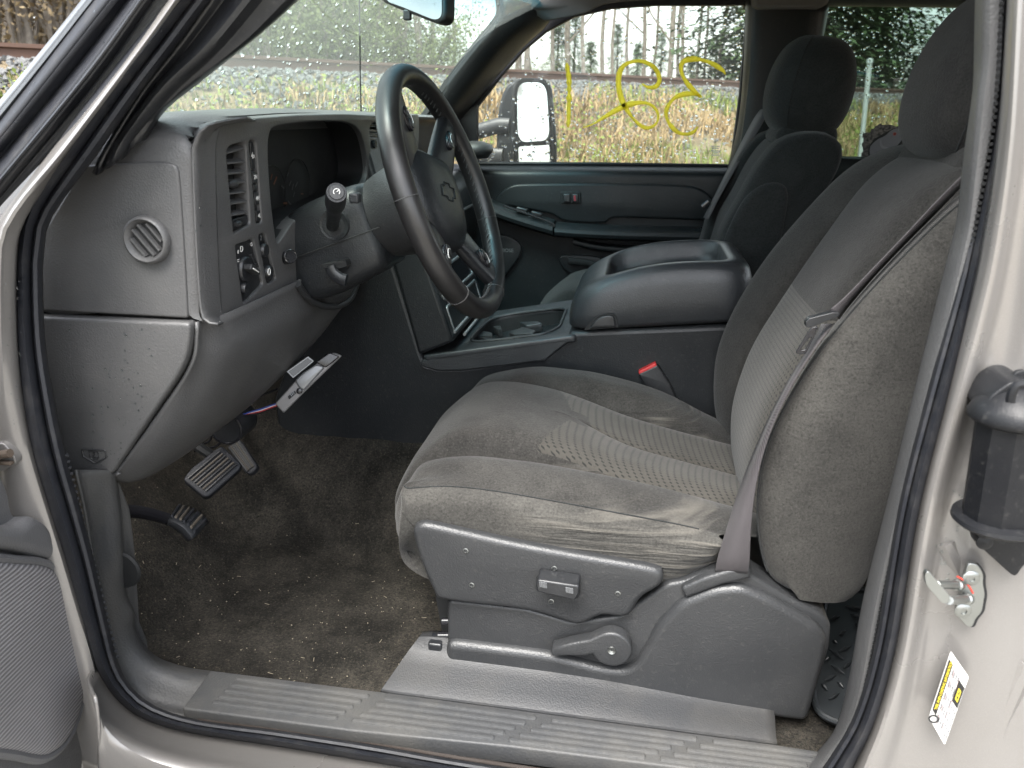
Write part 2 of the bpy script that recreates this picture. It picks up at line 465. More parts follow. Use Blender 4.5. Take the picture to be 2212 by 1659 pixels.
# glass: thin panes that only tint and reflect
def glass(name, tint, rough=.0, refl=1.0):
    m = bpy.data.materials.new(name); m.use_nodes = True; t = m.node_tree; t.nodes.clear(); M[name] = m
    o = t.nodes.new('ShaderNodeOutputMaterial'); mx = t.nodes.new('ShaderNodeMixShader'); tr = t.nodes.new('ShaderNodeBsdfTransparent')
    gl = t.nodes.new('ShaderNodeBsdfGlossy'); lw = t.nodes.new('ShaderNodeLayerWeight'); lw.inputs['Blend'].default_value = .5
    pw = t.nodes.new('ShaderNodeMath'); pw.operation = 'POWER'; pw.inputs[1].default_value = 5.0      # Schlick, the same from both sides
    ml = t.nodes.new('ShaderNodeMath'); ml.operation = 'MULTIPLY_ADD'; ml.inputs[1].default_value = .9; ml.inputs[2].default_value = .018
    gl.inputs['Roughness'].default_value = rough
    t.links.new(lw.outputs['Facing'], pw.inputs[0]); t.links.new(pw.outputs[0], ml.inputs[0])
    t.links.new(ml.outputs[0], mx.inputs[0]); t.links.new(tr.outputs[0], mx.inputs[1]); t.links.new(gl.outputs[0], mx.inputs[2]); t.links.new(mx.outputs[0], o.inputs[0])
    if callable(tint): tint(t, tr)
    else: tr.inputs[0].default_value = (*tint, 1)
    return m
glass('glass_side', (.93, .96, .94))
glass('glass_rear', (.50, .57, .54))
def wsh(t, tr):                       # a blue-green shade band along the top edge of the windshield
    tc = t.nodes.new('ShaderNodeTexCoord'); sx_ = t.nodes.new('ShaderNodeSeparateXYZ'); rp = t.nodes.new('ShaderNodeValToRGB')
    t.links.new(tc.outputs['Object'], sx_.inputs[0]); t.links.new(sx_.outputs[2], rp.inputs[0]); t.links.new(rp.outputs[0], tr.inputs[0])
    e = rp.color_ramp.elements; e[0].position = 1.125; e[0].color = (.78, .90, .83, 1)
    e[0].position = .0; e[1].position = 1.0
    mr = t.nodes.new('ShaderNodeMapRange'); mr.inputs[1].default_value = 1.095; mr.inputs[2].default_value = 1.16
    t.links.new(sx_.outputs[2], mr.inputs[0]); t.links.new(mr.outputs[0], rp.inputs[0])
    e[0].color = (.78, .90, .83, 1); e[1].color = (.02, .34, .48, 1)
glass('glass_windshield', wsh)
t_ = M['glass_windshield'].node_tree                  # dash reflection and haze painted as a pale veil over the pane
o_ = next(n for n in t_.nodes if n.type == 'OUTPUT_MATERIAL'); old = o_.inputs[0].links[0].from_socket
df = t_.nodes.new('ShaderNodeBsdfTranslucent'); d2 = t_.nodes.new('ShaderNodeBsdfDiffuse'); ad = t_.nodes.new('ShaderNodeMixShader'); mz = t_.nodes.new('ShaderNodeMixShader')
df.inputs[0].default_value = d2.inputs[0].default_value = (.6, .66, .62, 1); ad.inputs[0].default_value = .35; mz.inputs[0].default_value = .085
t_.links.new(df.outputs[0], ad.inputs[1]); t_.links.new(d2.outputs[0], ad.inputs[2]); t_.links.new(old, mz.inputs[1]); t_.links.new(ad.outputs[0], mz.inputs[2]); t_.links.new(mz.outputs[0], o_.inputs[0])
def film(nm, amt):
    t_ = M[nm].node_tree; o_ = next(n for n in t_.nodes if n.type == 'OUTPUT_MATERIAL'); old = o_.inputs[0].links[0].from_socket
    df = t_.nodes.new('ShaderNodeBsdfTranslucent'); df.inputs[0].default_value = (.7, .72, .7, 1); mz = t_.nodes.new('ShaderNodeMixShader'); mz.inputs[0].default_value = amt
    t_.links.new(old, mz.inputs[1]); t_.links.new(df.outputs[0], mz.inputs[2]); t_.links.new(mz.outputs[0], o_.inputs[0])
film('glass_side', .05); film('glass_rear', .008)
glass('water_film', (.93, .95, .95))
m = NT('water'); m.set(col=(.95, .97, .97), rough=.02, tr=1.0, ior=1.33)
simple('mirror_glass', (.8, .82, .82), .03, 1.0)
simple('mirror_dark', (.25, .27, .28), .06, 1.0)
# outdoors
def leafy(name, a, b):
    m = NT(name); g = m.n('ShaderNodeObjectInfo'); q = m.noise(3.0, 4, .7)
    c = m.mix(m.ramp(q, [(.3, 0), (.7, 1)]), a, b)
    m.set(col=c, rough=.7, spec=.2)
    m.b.inputs['Subsurface Weight'].default_value = 0
    return m
leafy('grass_dry', (.19, .125, .060), (.36, .265, .14))
leafy('grass_green', (.085, .12, .024), (.17, .20, .045))
leafy('leaf_evergreen', (.030, .055, .026), (.075, .11, .045))
leafy('leaf_moss', (.075, .10, .035), (.15, .17, .07))
leafy('leaf_brown', (.13, .095, .055), (.24, .19, .11))
leafy('leaf_spring', (.10, .14, .04), (.18, .20, .07))
m = NT('bark'); q = m.noise(8, 5, .7)
m.set(col=m.ramp(q, [(.3, (.09, .075, .06)), (.6, (.20, .175, .145)), (.75, (.11, .12, .055))]), rough=.9); m.bump(m.noise(40, 4), .6, .02)
m = NT('bark_pale'); q = m.noise(6, 5, .7)
m.set(col=m.ramp(q, [(.3, (.11, .095, .08)), (.6, (.24, .215, .185)), (.78, (.10, .105, .06))]), rough=.9)
m = NT('ballast'); q = m.voro(14)
m.set(col=m.ramp(m.noise(16, 4, .7), [(.3, (.05, .053, .054)), (.7, (.14, .14, .137))]), rough=.9)
m = NT('soil'); q = m.noise(1.2, 7, .7)
m.set(col=m.ramp(q, [(.3, (.06, .05, .03)), (.55, (.14, .105, .06)), (.72, (.10, .12, .035))]), rough=1.0); m.bump(m.noise(9, 5), .6, .1)
m = NT('concrete'); q = m.noise(70, 5, .7)
m.set(col=m.ramp(q, [(.3, (.16, .155, .14)), (.7, (.30, .29, .265))]), rough=.95); m.bump(q, .4, .003)

# ================================================================== outdoors
GZ = -0.75
T0, TD, TP = V((-1.6, 9.0, 0)), V((.625, .78, 0)).normalized(), V((-.78, .625, 0)).normalized()   # track: origin, along, away from the truck
def prof(p):                          # height of the bank against the distance from the near rail
    tb = [(-400, GZ), (-4.9, GZ), (-3.7, -.30), (-2.3, .45), (-1.05, 1.04), (-.55, 1.24), (2.1, 1.24), (2.9, .95), (6, .75), (400, .75)]
    for (a, za), (b, zb) in zip(tb, tb[1:]):
        if p <= b: return za + (zb - za) * (p - a) / (b - a)
    return .75
def terrain(s, p):
    h = prof(p)
    k = 1.0 if -4.4 < p < -1 else .15
    q = T0 + TD * s + TP * p
    if p > -4.8: h += k * .14 * noise.noise(V((q.x * .9, q.y * .9, 3))) + k * .05 * noise.noise(V((q.x * 3, q.y * 3, 8)))
    return V((q.x, q.y, h))
mb = MB()
ss = [-500, -250, -120, -60, -35, -22] + [-14 + .5 * k for k in range(0, 117)] + [60, 90, 150, 300, 600]
pp = [-500, -200, -90, -40, -20, -12, -9, -7.5] + [-6.8 + .3 * k for k in range(0, 34)] + [4, 5, 7, 10, 16, 30, 60, 150, 400]
mb.loft([[terrain(s, p) for p in pp] for s in ss], closed=False)
tag(mb.build('ground', 'soil', fix=False, ang=180), 'rough earth bank rising to the railway behind the truck', 'ground', kind='structure')
mb = MB()
pv = rpoly([V((-4.5, -5, 0)), V((5, -5, 0)), V((5, 2.4, 0)), V((-4.5, 2.4, 0))], .1)
mb.prism([V((p.x, p.y, GZ + .012)) for p in pv], (0, 0, -.02))
tag(mb.build('pavement', 'concrete'), 'pale gritty concrete yard under the truck', 'pavement', kind='structure')

def stuff(name, mbx, mat, label, cat):
    return tag(mbx.build(name, mat, fix=False, smooth=False), label, cat, kind='stuff')
# ballast stones
mb = MB(); rnd = random.Random(3)
OC = [V((1, 0, 0)), V((-1, 0, 0)), V((0, 1, 0)), V((0, -1, 0)), V((0, 0, 1)), V((0, 0, -1))]
OF = [(0, 2, 4), (2, 1, 4), (1, 3, 4), (3, 0, 4), (2, 0, 5), (1, 2, 5), (3, 1, 5), (0, 3, 5)]
for k in range(30000):
    s = -9 + 33 * rnd.random() ** 1.3; p = rnd.uniform(-1.45, .6) if rnd.random() < .72 else rnd.uniform(-2.4, 2.4)
    c = terrain(s, p); r = rnd.uniform(.014, .036)
    rot = Matrix.Rotation(rnd.uniform(0, 6.3), 3, V((rnd.random() - .5, rnd.random() - .5, rnd.random() - .5)).normalized())
    dx = V((rnd.uniform(.7, 1.3), rnd.uniform(.7, 1.3), rnd.uniform(.6, 1.0)))
    mb.add([rot @ V((o.x * dx.x, o.y * dx.y, o.z * dx.z)) * (r * rnd.uniform(.8, 1.15)) + c + V((0, 0, r * .3)) for o in OC], OF)
stuff('ballast_stones', mb, 'ballast', 'grey crushed stone ballast under the railway rail', 'gravel')
# rails
def rail(p, label):
    mb = MB(); n0, n1 = -30, 70
    pr = [(-.065, 0), (.065, 0), (.065, .012), (.012, .03), (.012, .105), (.036, .115), (.036, .145), (-.036, .145), (-.036, .115), (-.012, .105), (-.012, .03), (-.065, .012)]
    rg = []
    for s in (n0, -10, 0, 10, 30, n1):
        b = T0 + TD * s + TP * p + V((0, 0, 1.25))
        rg.append([b + TP * a + V((0, 0, z)) for a, z in pr])
    mb.loft(rg, True, True, True)
    return tag(mb.build('rail', 'rust_rail', ang=20), label, 'rail', 'rails of the railway track')
rail(0, 'rusty near rail running along the top of the stone ballast')
rail(1.44, 'rusty far rail of the track, behind the near rail')
# grasses
FRONT = lambda b: b.x < -1.9 - .25 * (b.y - 6)
def blades(n, srange, prange, hr, rnd, bend=.5, w=(.003, .008), keep=None):
    mb = MB()
    for k in range(n):
        s, p = rnd.uniform(*srange), rnd.uniform(*prange)
        b = terrain(s, p)
        if keep and not keep(b): continue
        h = rnd.uniform(*hr) * (.55 if FRONT(b) else 1); a = rnd.uniform(0, 6.28); d = V((math.cos(a), math.sin(a), 0)); sd_ = V((-d.y, d.x, 0)) * rnd.uniform(*w)
        q = rnd.uniform(.1, bend) * h
        m1, t1 = b + V((0, 0, h * .6)) + d * q * .35, b + V((0, 0, h * rnd.uniform(.6, 1))) + d * q
        mb.add([b - sd_, b + sd_, m1 + sd_ * .8, m1 - sd_ * .8, t1], [(0, 1, 2, 3), (3, 2, 4)])
    return mb
rg = random.Random(5)
def patchy(th, seed):
    return lambda b: noise.noise(V((b.x * .55, b.y * .55, seed))) > th
stuff('dry_grass', blades(62000, (-9, 26), (-4.7, -1.15), (.10, .30), rg, 1.3, keep=lambda b: noise.noise(V((b.x * .55, b.y * .55, 1))) > (.12 if FRONT(b) else -.30)), 'grass_dry', 'tan dead grass matted over the railway bank', 'grass')
stuff('green_grass', blades(44000, (-9, 22), (-4.7, -.9), (.08, .24), rg, .9, keep=lambda b: noise.noise(V((b.x * .55, b.y * .55, 7))) > (-.85 if FRONT(b) else -.02)), 'grass_green', 'fresh green grass and weeds between the dead grass', 'grass')
# leaves of brambles
mb = MB()
for k in range(30000):
    s, p = rg.uniform(-9, 24), rg.uniform(-4.7, -1.4)
    b = terrain(s, p)
    if noise.noise(V((b.x * .8, b.y * .8, 21))) < (-.25 if FRONT(b) else .12): continue
    b = b + V((0, 0, rg.uniform(.03, .38))); r = rg.uniform(.010, .026)
    rot = Matrix.Rotation(rg.uniform(0, 6.3), 3, V((rg.random() - .5, rg.random() - .5, rg.random() - .5)).normalized())
    mb.add([b + rot @ V((-r, 0, 0)), b + rot @ V((0, -r * .6, 0)), b + rot @ V((r, 0, 0)), b + rot @ V((0, r * .6, .01))], [(0, 1, 2, 3)])
stuff('brambles', mb, 'grass_green', 'leafy bramble patches on the bank beside the track', 'brambles')

# trees
def leaf_cloud(mb, c, rad, n, r0, r1, rnd, flat=1.0):
    for k in range(n):
        d = V((rnd.gauss(0, 1), rnd.gauss(0, 1), rnd.gauss(0, 1) * flat)).normalized() * (rad * rnd.random() ** .45)
        b = c + d; r = rnd.uniform(r0, r1)
        rot = Matrix.Rotation(rnd.uniform(0, 6.3), 3, V((rnd.random() - .5, rnd.random() - .5, rnd.random() - .5)).normalized())
        mb.add([b + rot @ V((-r, 0, 0)), b + rot @ V((0, -r * .5, r * .1)), b + rot @ V((r, 0, 0)), b + rot @ V((0, r * .5, r * .1))], [(0, 1, 2, 3)])
def bare_tree(seed, h, r, lean=.03, nb=16, leaves=700, low=.25):
    rnd = random.Random(seed); tr, cr_ = MB(), MB()
    path = [V((0, 0, -.3))]
    dx, dy = rnd.uniform(-lean, lean), rnd.uniform(-lean, lean)
    for k in range(1, 13):
        path.append(V((dx * h * k / 12 + rnd.uniform(-.05, .05), dy * h * k / 12 + rnd.uniform(-.05, .05), h * k / 12)))
    path = cr(path, 2)
    tr.tube(path, [r * (1 - .85 * i / (len(path) - 1)) for i in range(len(path))], 8)
    for k in range(nb):
        t = rnd.uniform(low, .97); i = int(t * (len(path) - 1)); b = path[i]
        a = rnd.uniform(0, 6.28); L = (1 - t) * h * rnd.uniform(.18, .42) + .5
        pts = [b]; d = V((math.cos(a), math.sin(a), rnd.uniform(.2, 1.0)))
        for q in range(5):
            d = (d + V((rnd.uniform(-.35, .35), rnd.uniform(-.35, .35), rnd.uniform(-.1, .3)))).normalized()
            pts.append(pts[-1] + d * L / 5)
        r0 = r * (1 - .85 * t) * .45
        tr.tube(pts, [max(r0 * (1 - i_ / 6), .006) for i_ in range(6)], 5)
        for q in range(4):
            j = rnd.randint(1, 5); e = pts[j]; tw = [e]
            d2 = V((rnd.uniform(-1, 1), rnd.uniform(-1, 1), rnd.uniform(-.2, .9))).normalized()
            for z in range(3):
                d2 = (d2 + V((rnd.uniform(-.4, .4), rnd.uniform(-.4, .4), rnd.uniform(-.2, .3)))).normalized(); tw.append(tw[-1] + d2 * L * .13)
            tr.tube(tw, [.010, .008, .006, .004], 4)
            if leaves: leaf_cloud(cr_, tw[-1], L * .22, leaves // (nb * 4), .012, .03, rnd)
    return tr, cr_
def evergreen(seed, h, rad, n=9500):
    rnd = random.Random(seed); tr, cr_ = MB(), MB()
    tr.tube([V((0, 0, -.3)), V((.05, 0, h * .5)), V((0, .05, h * .97))], [.16, .09, .02], 8)
    tiers = 34
    for k in range(tiers):
        t = k / tiers; z = h * (.06 + .93 * t); L = rad * (1 - t) ** .8 * rnd.uniform(.65, 1.2) + .12
        for j in range(5):
            a = rnd.uniform(0, 6.28); d = V((math.cos(a), math.sin(a), 0)); L2 = L * rnd.uniform(.6, 1.15)
            for q in range(n // (tiers * 5)):
                u = rnd.random() ** .7
                b = V((0, 0, z)) + d * (L2 * u) + V((rnd.gauss(0, .10), rnd.gauss(0, .10), -.30 * L2 * u * u + rnd.gauss(0, .07)))
                e = (d + V((rnd.uniform(-.7, .7), rnd.uniform(-.7, .7), rnd.uniform(-.7, .3)))).normalized() * rnd.uniform(.08, .20)
                s_ = e.cross(V((rnd.uniform(-.5, .5), rnd.uniform(-.5, .5), 1))).normalized() * rnd.uniform(.02, .045)
                cr_.add([b, b + e * .5 + s_, b + e, b + e * .5 - s_], [(0, 1, 2, 3)])
    return tr, cr_
def shrub(seed, h, rad, n=5200):
    rnd = random.Random(seed); tr, cr_ = MB(), MB()
    for k in range(9):
        a = rnd.uniform(0, 6.28); e = V((math.cos(a) * rad * .7, math.sin(a) * rad * .7, h * rnd.uniform(.55, 1)))
        tr.tube(cr([V((0, 0, -.2)), e * .5 + V((0, 0, h * .12)), e], 3), [.03, .027, .023, .02, .016, .012, .008], 5)
        for j in range(5): leaf_cloud(cr_, e * rnd.uniform(.45, 1.05) + V((rnd.gauss(0, .25), rnd.gauss(0, .25), rnd.gauss(0, .2))), rad * .32, n // 45, .018, .042, rnd, .8)
    return tr, cr_
def protos(fn, name, mats, args):
    out = []
    for a in args:
        t_, c_ = fn(*a)
        to = t_.build('trunk', mats[0], fix=False); co = c_.build('crown', mats[1], fix=False, smooth=False) if c_.v else None
        out.append((to, co))
    return out
PB = protos(bare_tree, 'bare_tree', ('bark', 'leaf_moss'), [(1, 11, .062, .035, 18, 500, .18), (2, 13, .055, .035, 16, 300, .3), (3, 9.5, .045, .04, 18, 400, .25), (4, 12, .07, .035, 20, 500, .15)])
PG = protos(bare_tree, 'pale_tree', ('bark_pale', 'leaf_spring'), [(11, 11, .065, .04, 12, 160, .35), (12, 12.5, .075, .04, 10, 100, .4), (13, 10, .05, .05, 12, 180, .3)])
PE = protos(evergreen, 'evergreen', ('bark', 'leaf_evergreen'), [(21, 7.5, 1.9), (22, 9.5, 2.3), (23, 6.0, 1.7)])
PS = protos(shrub, 'shrub', ('bark', 'leaf_moss'), [(31, 2.2, 1.4), (32, 3.0, 1.7), (33, 1.7, 1.2)])
PT_ = protos(shrub, 'thicket', ('bark_pale', 'leaf_brown'), [(51, 3.4, 1.6, 3600), (52, 2.6, 1.4, 3000)])
used = set()
def plant(name, proto, s, p, sc, rz, label, cat, group, z=None):
    b = terrain(s, p)
    root = thing(name, label, cat, b if z is None else V((b.x, b.y, z)), group)
    Mx = Matrix.Rotation(rz, 4, 'Z') @ Matrix.Scale(sc, 4)
    for part in proto:
        if part is None: continue
        if part.name in used: q = part.copy(); COL.objects.link(q)
        else: q = part; used.add(part.name)
        q.parent = root; q.matrix_parent_inverse.identity(); q.matrix_basis = Mx
rt_ = random.Random(77)
# the stand of thin trees seen through the passenger window and the windshield
def sp_of(u, dist):                   # track coordinates of the direction seen at column u
    r = ray(u, 200); r.z = 0; r.normalize(); q = V((CAM.x, CAM.y, 0)) + r * dist - V((T0.x, T0.y, 0))
    return q.dot(TD), q.dot(TP)
for k, (u, dist, pi, kind) in enumerate([(1120, 15, 0, 'b'), (1165, 13, 1, 'g'), (1190, 16, 2, 'b'), (1215, 14, 0, 'g'), (1232, 18, 3, 'b'), (1300, 20, 1, 'g'), (1322, 17, 2, 'b'), (1352, 21, 2, 'g'),
        (1388, 18, 0, 'b'), (1405, 22, 1, 'b'), (1440, 19, 3, 'b'), (1460, 23, 0, 'g'), (1470, 19, 1, 'b'), (1500, 22, 2, 'g'), (1520, 20, 2, 'b'), (1548, 24, 0, 'b'), (1598, 22, 1, 'b'), (1145, 18, 1, 'b'), (1255, 16, 2, 'g')]):
    s, p = sp_of(u, dist)
    if p < 2.6: p = 2.6 + rt_.random()
    P_ = PB if kind == 'b' else PG
    plant('thin_tree', P_[pi % len(P_)], s, p, rt_.uniform(.8, 1.15), rt_.uniform(0, 6.3), 'tall thin tree trunk in the stand behind the track, seen through the passenger window', 'tree', 'thin trees behind the railway, passenger window')
for k, (u, dist, pi, kind) in enumerate([(20, 9.5, 0, 'g'), (60, 11, 1, 'g'), (45, 12, 2, 'g'), (95, 10, 2, 'g'), (130, 12, 0, 'g'), (165, 11, 1, 'g'), (5, 12, 2, 'g'), (110, 14, 1, 'g'), (190, 13, 2, 'g'), (30, 14, 0, 'g'), (75, 13, 1, 'g'), (150, 15, 2, 'g'), (85, 16, 0, 'g')]):
    s, p = sp_of(u, dist); p = max(p, 2.6)
    plant('bare_tree', PG[pi], s, p, rt_.uniform(.55, .9), rt_.uniform(0, 6.3), 'bare leaning tree behind the track, left of the black front pillar', 'tree', 'bare trees left of the front pillar')
for k, (u, dist, pi, kind) in enumerate([(900, 12, 0, 'b'), (930, 14, 3, 'b'), (985, 15, 2, 'b'), (1010, 11.5, 3, 'b'), (860, 13, 1, 'b'), (800, 14, 0, 'b')]):
    s, p = sp_of(u, dist); p = max(p, 2.6)
    plant('mossy_tree', PB[pi], s, p, rt_.uniform(.7, 1.0), rt_.uniform(0, 6.3), 'mossy crooked tree with thin branches seen through the right half of the windshield', 'tree', 'mossy trees beyond the windshield')
for k, (u, dist, pi) in enumerate([(520, 15, 0), (590, 17, 1), (655, 16, 2), (715, 18, 0), (765, 20, 1), (845, 26, 2), (625, 21, 1), (480, 16, 2), (700, 23, 1), (560, 22, 1), (430, 19, 0), (810, 24, 1)]):
    s, p = sp_of(u, dist); p = max(p, 3.4)
    plant('evergreen_tree', PE[pi], s, p, rt_.uniform(.85, 1.2), rt_.uniform(0, 6.3), 'dark evergreen tree beyond the track, seen through the middle of the windshield', 'tree', 'evergreens beyond the windshield')
for k, (u, dist, pi) in enumerate([(1240, 26, 0), (1275, 29, 2), (1330, 33, 0), (1375, 31, 2), (1425, 30, 0), (1490, 32, 2), (1540, 30, 0), (1580, 33, 2), (1205, 24, 2)]):
    s, p = sp_of(u, dist)
    plant('young_evergreen', PE[pi], s, p, rt_.uniform(.36, .5), rt_.uniform(0, 6.3), 'low evergreen between the thin trunks, seen through the passenger window', 'tree', 'low evergreens behind the thin trees')
for k, (u, dist, pi) in enumerate([(1790, 20, 0), (1815, 21, 0), (1860, 22, 0), (1905, 22, 1), (2000, 24, 0), (1830, 23, 1), (1880, 18, 0), (1925, 20, 1), (1970, 19, 0), (2030, 21, 1), (2085, 20, 0), (1855, 24, 1), (1950, 25, 1)]):
    s, p = sp_of(u, dist); p = max(p, 2.8)
    plant('dense_tree', PE[(k * 2) % 3], s, p, rt_.uniform(1.15, 1.5), rt_.uniform(0, 6.3), 'dense dark tree behind the track, seen through the tinted rear window', 'tree', 'dark trees beyond the rear window')
for k in range(26):
    u = 440 + 1180 * k / 25; s, p = sp_of(u + rt_.uniform(-15, 15), 12 + 12 * max(0, (u - 900) / 700) + rt_.uniform(-1, 3)); p = max(p, 2.7)
    plant('scrub_bush', PS[k % 3], s, p, rt_.uniform(.5, .85) * (1 if u < 1000 else .62), rt_.uniform(0, 6.3), 'low green scrub bush growing along the far side of the track', 'bush', 'scrub bushes along the track')
for k in range(11):
    s, p = sp_of(-30 + k * 26, 10.5 + (k % 3) * 1.6); p = max(p, 2.8)
    plant('brown_thicket', PT_[k % 2], s, p, rt_.uniform(.8, 1.2), rt_.uniform(0, 6.3), 'brown leafless thicket behind the track, left of the black front pillar', 'thicket', 'brown thicket left of the front pillar')
# galvanised fence post on the bank
fp = A(1867, 300, 9.0); ft = A(1879, 131, 9.0)
root = thing('fence_post', 'thin galvanised fence post on the bank, seen through the tinted rear window', 'post', fp)
mb = MB(); mb.tube([fp + V((0, 0, -.8)) + (fp - ft) * .3, ft], .028, 12); mb.build('pole', 'galvanised', root)
mb = MB(); mb.lathe(ft, (0, 0, 1), [(.034, -.03), (.036, .0), (.03, .02), (.0, .028)], 12, cap=False); mb.build('cap', 'galvanised', root)
mb = MB(); c_ = fp.lerp(ft, .55); mb.lathe(c_, ft - fp, [(.031, -.02), (.034, -.01), (.034, .01), (.031, .02)], 12); mb.build('clamp', 'galvanised', root)

# ================================================================== the truck's cab shell
def S(pts, y):                        # polyline of photo positions on the plane y (or with a depth of their own as third value)
    return [A(p[0], p[1], p[2] if len(p) > 2 else y) for p in pts]
truck = thing('pickup_truck', 'beige pickup truck cab with its driver doorway wide open', 'truck', (-.2, 0, -.4))
def strips(name, rows, mats, parent, nu=28, sub=3, solid=.004):
    """neighbouring bands of different material along shared edges"""
    g = patch([to_roof(r_) for r_ in rows], nu + 8, sub)
    mb = MB()
    for i in range(len(rows) - 1):
        mb.loft(g[i * sub:(i + 1) * sub + 1], closed=False, m=mats[i] if mats else 0)
    return mb
def to_roof(row, z=1.17, end=False):    # continue a polyline along its own direction until it meets the roof
    r_ = row[::-1] if end else row
    d = (r_[0] - r_[1]).normalized()
    if d.z > .05:
        r_ = [r_[0] + d * ((z - r_[0].z) / d.z)] + r_
    return r_[::-1] if end else r_
# driver-side front pillar: mouldings from the windshield edge to the paint
rows = [S([(205, -30), (100, 102), (0, 222), (-60, 290)], -.01), S([(218, -30), (108, 110), (0, 243), (-60, 312)], -.035), S([(228, -30), (116, 115), (0, 264), (-60, 332)], -.03)]
mb = strips('a', rows, None, truck); mb.build('windshield_moulding', 'moulding_grey', truck, solid=.004)
rows = [S([(228, -30), (116, 115), (0, 264), (-60, 332)], -.03), S([(262, -30), (140, 125), (0, 300), (-60, 370)], -.055), S([(300, -30), (170, 140), (0, 345), (-60, 415)], -.04), S([(326, -30), (190, 155), (0, 388), (-60, 460)], -.065)]
mb = strips('a', rows, None, truck); mb.build('outer_seal', 'rubber', truck, solid=.004)
rows = [S([(326, -30), (190, 155), (0, 388), (-60, 460)], -.065), S([(331, -30), (196, 158), (0, 396), (-60, 470)], -.067), S([(350, -30), (214, 165), (0, 425), (-60, 500)], -.055), S([(390, -30), (248, 178), (0, 446), (-60, 525)], -.052)]
mb = strips('a', rows, None, truck); mb.build('pillar_channel', 'trim_black', truck, solid=.004)
# seal positions on the doorway edge, front pillar -> floor -> rear post
OUT = [(394, -40), (303, 75), (221, 182), (134, 299), (48, 442), (30, 515), (25, 560), (33, 753), (63, 953), (107, 1103), (140, 1206), (177, 1339), (207, 1440), (245, 1502), (300, 1548), (400, 1580), (600, 1612), (800, 1645), (1000, 1680), (1400, 1745), (1700, 1780), (1790, 1740), (1850, 1640), (1890, 1560), (1935, 1400), (1985, 1106), (2050, 860), (2095, 690), (2128, 540), (2165, 300), (2195, 0), (2200, -60)]
INN = [(480, -40), (380, 95), (300, 200), (207, 333), (110, 467), (93, 540), (90, 580), (97, 753), (133, 953), (173, 1103), (200, 1206), (230, 1339), (255, 1440), (285, 1490), (335, 1528), (430, 1558), (600, 1580), (800, 1610), (1000, 1645), (1400, 1705), (1680, 1735), (1745, 1700), (1800, 1630), (1850, 1540), (1893, 1390), (1942, 1106), (2003, 860), (2050, 690), (2088, 540), (2128, 300), (2160, 0), (2165, -60)]
def depth_out(u, v):                  # the doorway leans inwards towards the roof
    z = max(0, min(1, (1000 - v) / 1000))
    return -.12 + .07 * z
def mid(a, b, t): return [(p[0] * (1 - t) + q[0] * t, p[1] * (1 - t) + q[1] * t) for p, q in zip(a, b)]
def edge(t, dy): return to_roof(to_roof([A(p[0], p[1], depth_out(*p) + dy) for p in mid(OUT, INN, t)], 1.17, True))
seal = patch([edge(0, .012), edge(.12, -.006), edge(.35, -.016), edge(.55, -.004), edge(.62, .006), edge(.75, -.004), edge(.9, .002), edge(1, .02)], 150, 2)
mb = MB(); mb.loft(seal, closed=False)
mb.build('door_seal', 'rubber', truck, solid=.003)
# rubber bellows texture: small ribs along the inner lip of the front post
for k in range(34):
    v0 = 985 + k * 13.2
    t = (v0 - 953) / (1440 - 953)
    a = A(128 + (255 - 133) * t + 2, v0, -.105); b = A(138 + (255 - 133) * t + 7, v0 - 3, -.098)
    mb = MB(); mb.tube([a, a.lerp(b, .6)], .0022, 6); mb.build('seal_rib', 'rubber', truck)
# front jamb, painted
def off(poly, du, dv): return [(p[0] + du, p[1] + dv) for p in poly]
jr = [S([(380, -40), (236, 165), (60, 395), (-30, 520), (-80, 620), (-120, 900), (-120, 1200), (-110, 1500), (-80, 1750)], -.05),
      S([(395, -40), (290, 100), (120, 322), (0, 490), (-40, 620), (-70, 900), (-60, 1200), (-10, 1480), (40, 1700)], -.10),
      S([(405, -40), (305, 100), (140, 318), (20, 470), (-8, 580), (-8, 900), (30, 1206), (75, 1339), (110, 1480), (160, 1660)], -.135),
      S([(415, -40), (320, 92), (150, 315), (40, 460), (8, 560), (15, 753), (45, 953), (120, 1206), (160, 1339), (196, 1460), (235, 1660)], -.13),
      S([(430, -40), (338, 80), (165, 310), (64, 450), (34, 540), (37, 753), (67, 953), (144, 1206), (181, 1339), (211, 1440), (262, 1515)], -.112)]
for r_ in jr:
    for p in r_:
        if p.z > .74: p += (CAM - p).normalized() * -min(.075, (p.z - .74) * .55)
mb = MB(); mb.loft(patch([to_roof(r_) for r_ in jr], 66, 4), closed=False); mb.build('front_jamb', 'paint', truck, solid=.004)
# rocker panel below the doorway
rk = [S([(205, 1440), (245, 1500), (300, 1546), (400, 1578), (600, 1610), (800, 1643), (1000, 1678), (1400, 1743), (1750, 1790)], -.113),
      S([(196, 1452), (235, 1512), (290, 1560), (390, 1594), (590, 1628), (790, 1662), (990, 1698), (1400, 1765), (1750, 1810)], -.135),
      S([(190, 1470), (225, 1535), (285, 1585), (390, 1622), (590, 1660), (790, 1695), (990, 1730), (1400, 1800), (1750, 1850)], -.175),
      S([(200, 1495), (222, 1560), (290, 1612), (400, 1650), (590, 1690), (790, 1725), (990, 1760), (1400, 1830), (1750, 1880)], -.21),
      S([(208, 1520), (224, 1590), (290, 1650), (400, 1690), (590, 1730), (790, 1770), (990, 1800), (1400, 1880), (1750, 1930)], -.222),
      S([(214, 1620), (226, 1700), (290, 1760), (400, 1800), (590, 1850), (790, 1890), (990, 1930), (1400, 2000), (1750, 2050)], -.225),
      S([(214, 1800), (226, 1850), (290, 1900), (400, 1950), (590, 2000), (790, 2050), (990, 2090), (1400, 2160), (1750, 2220)], -.20)]
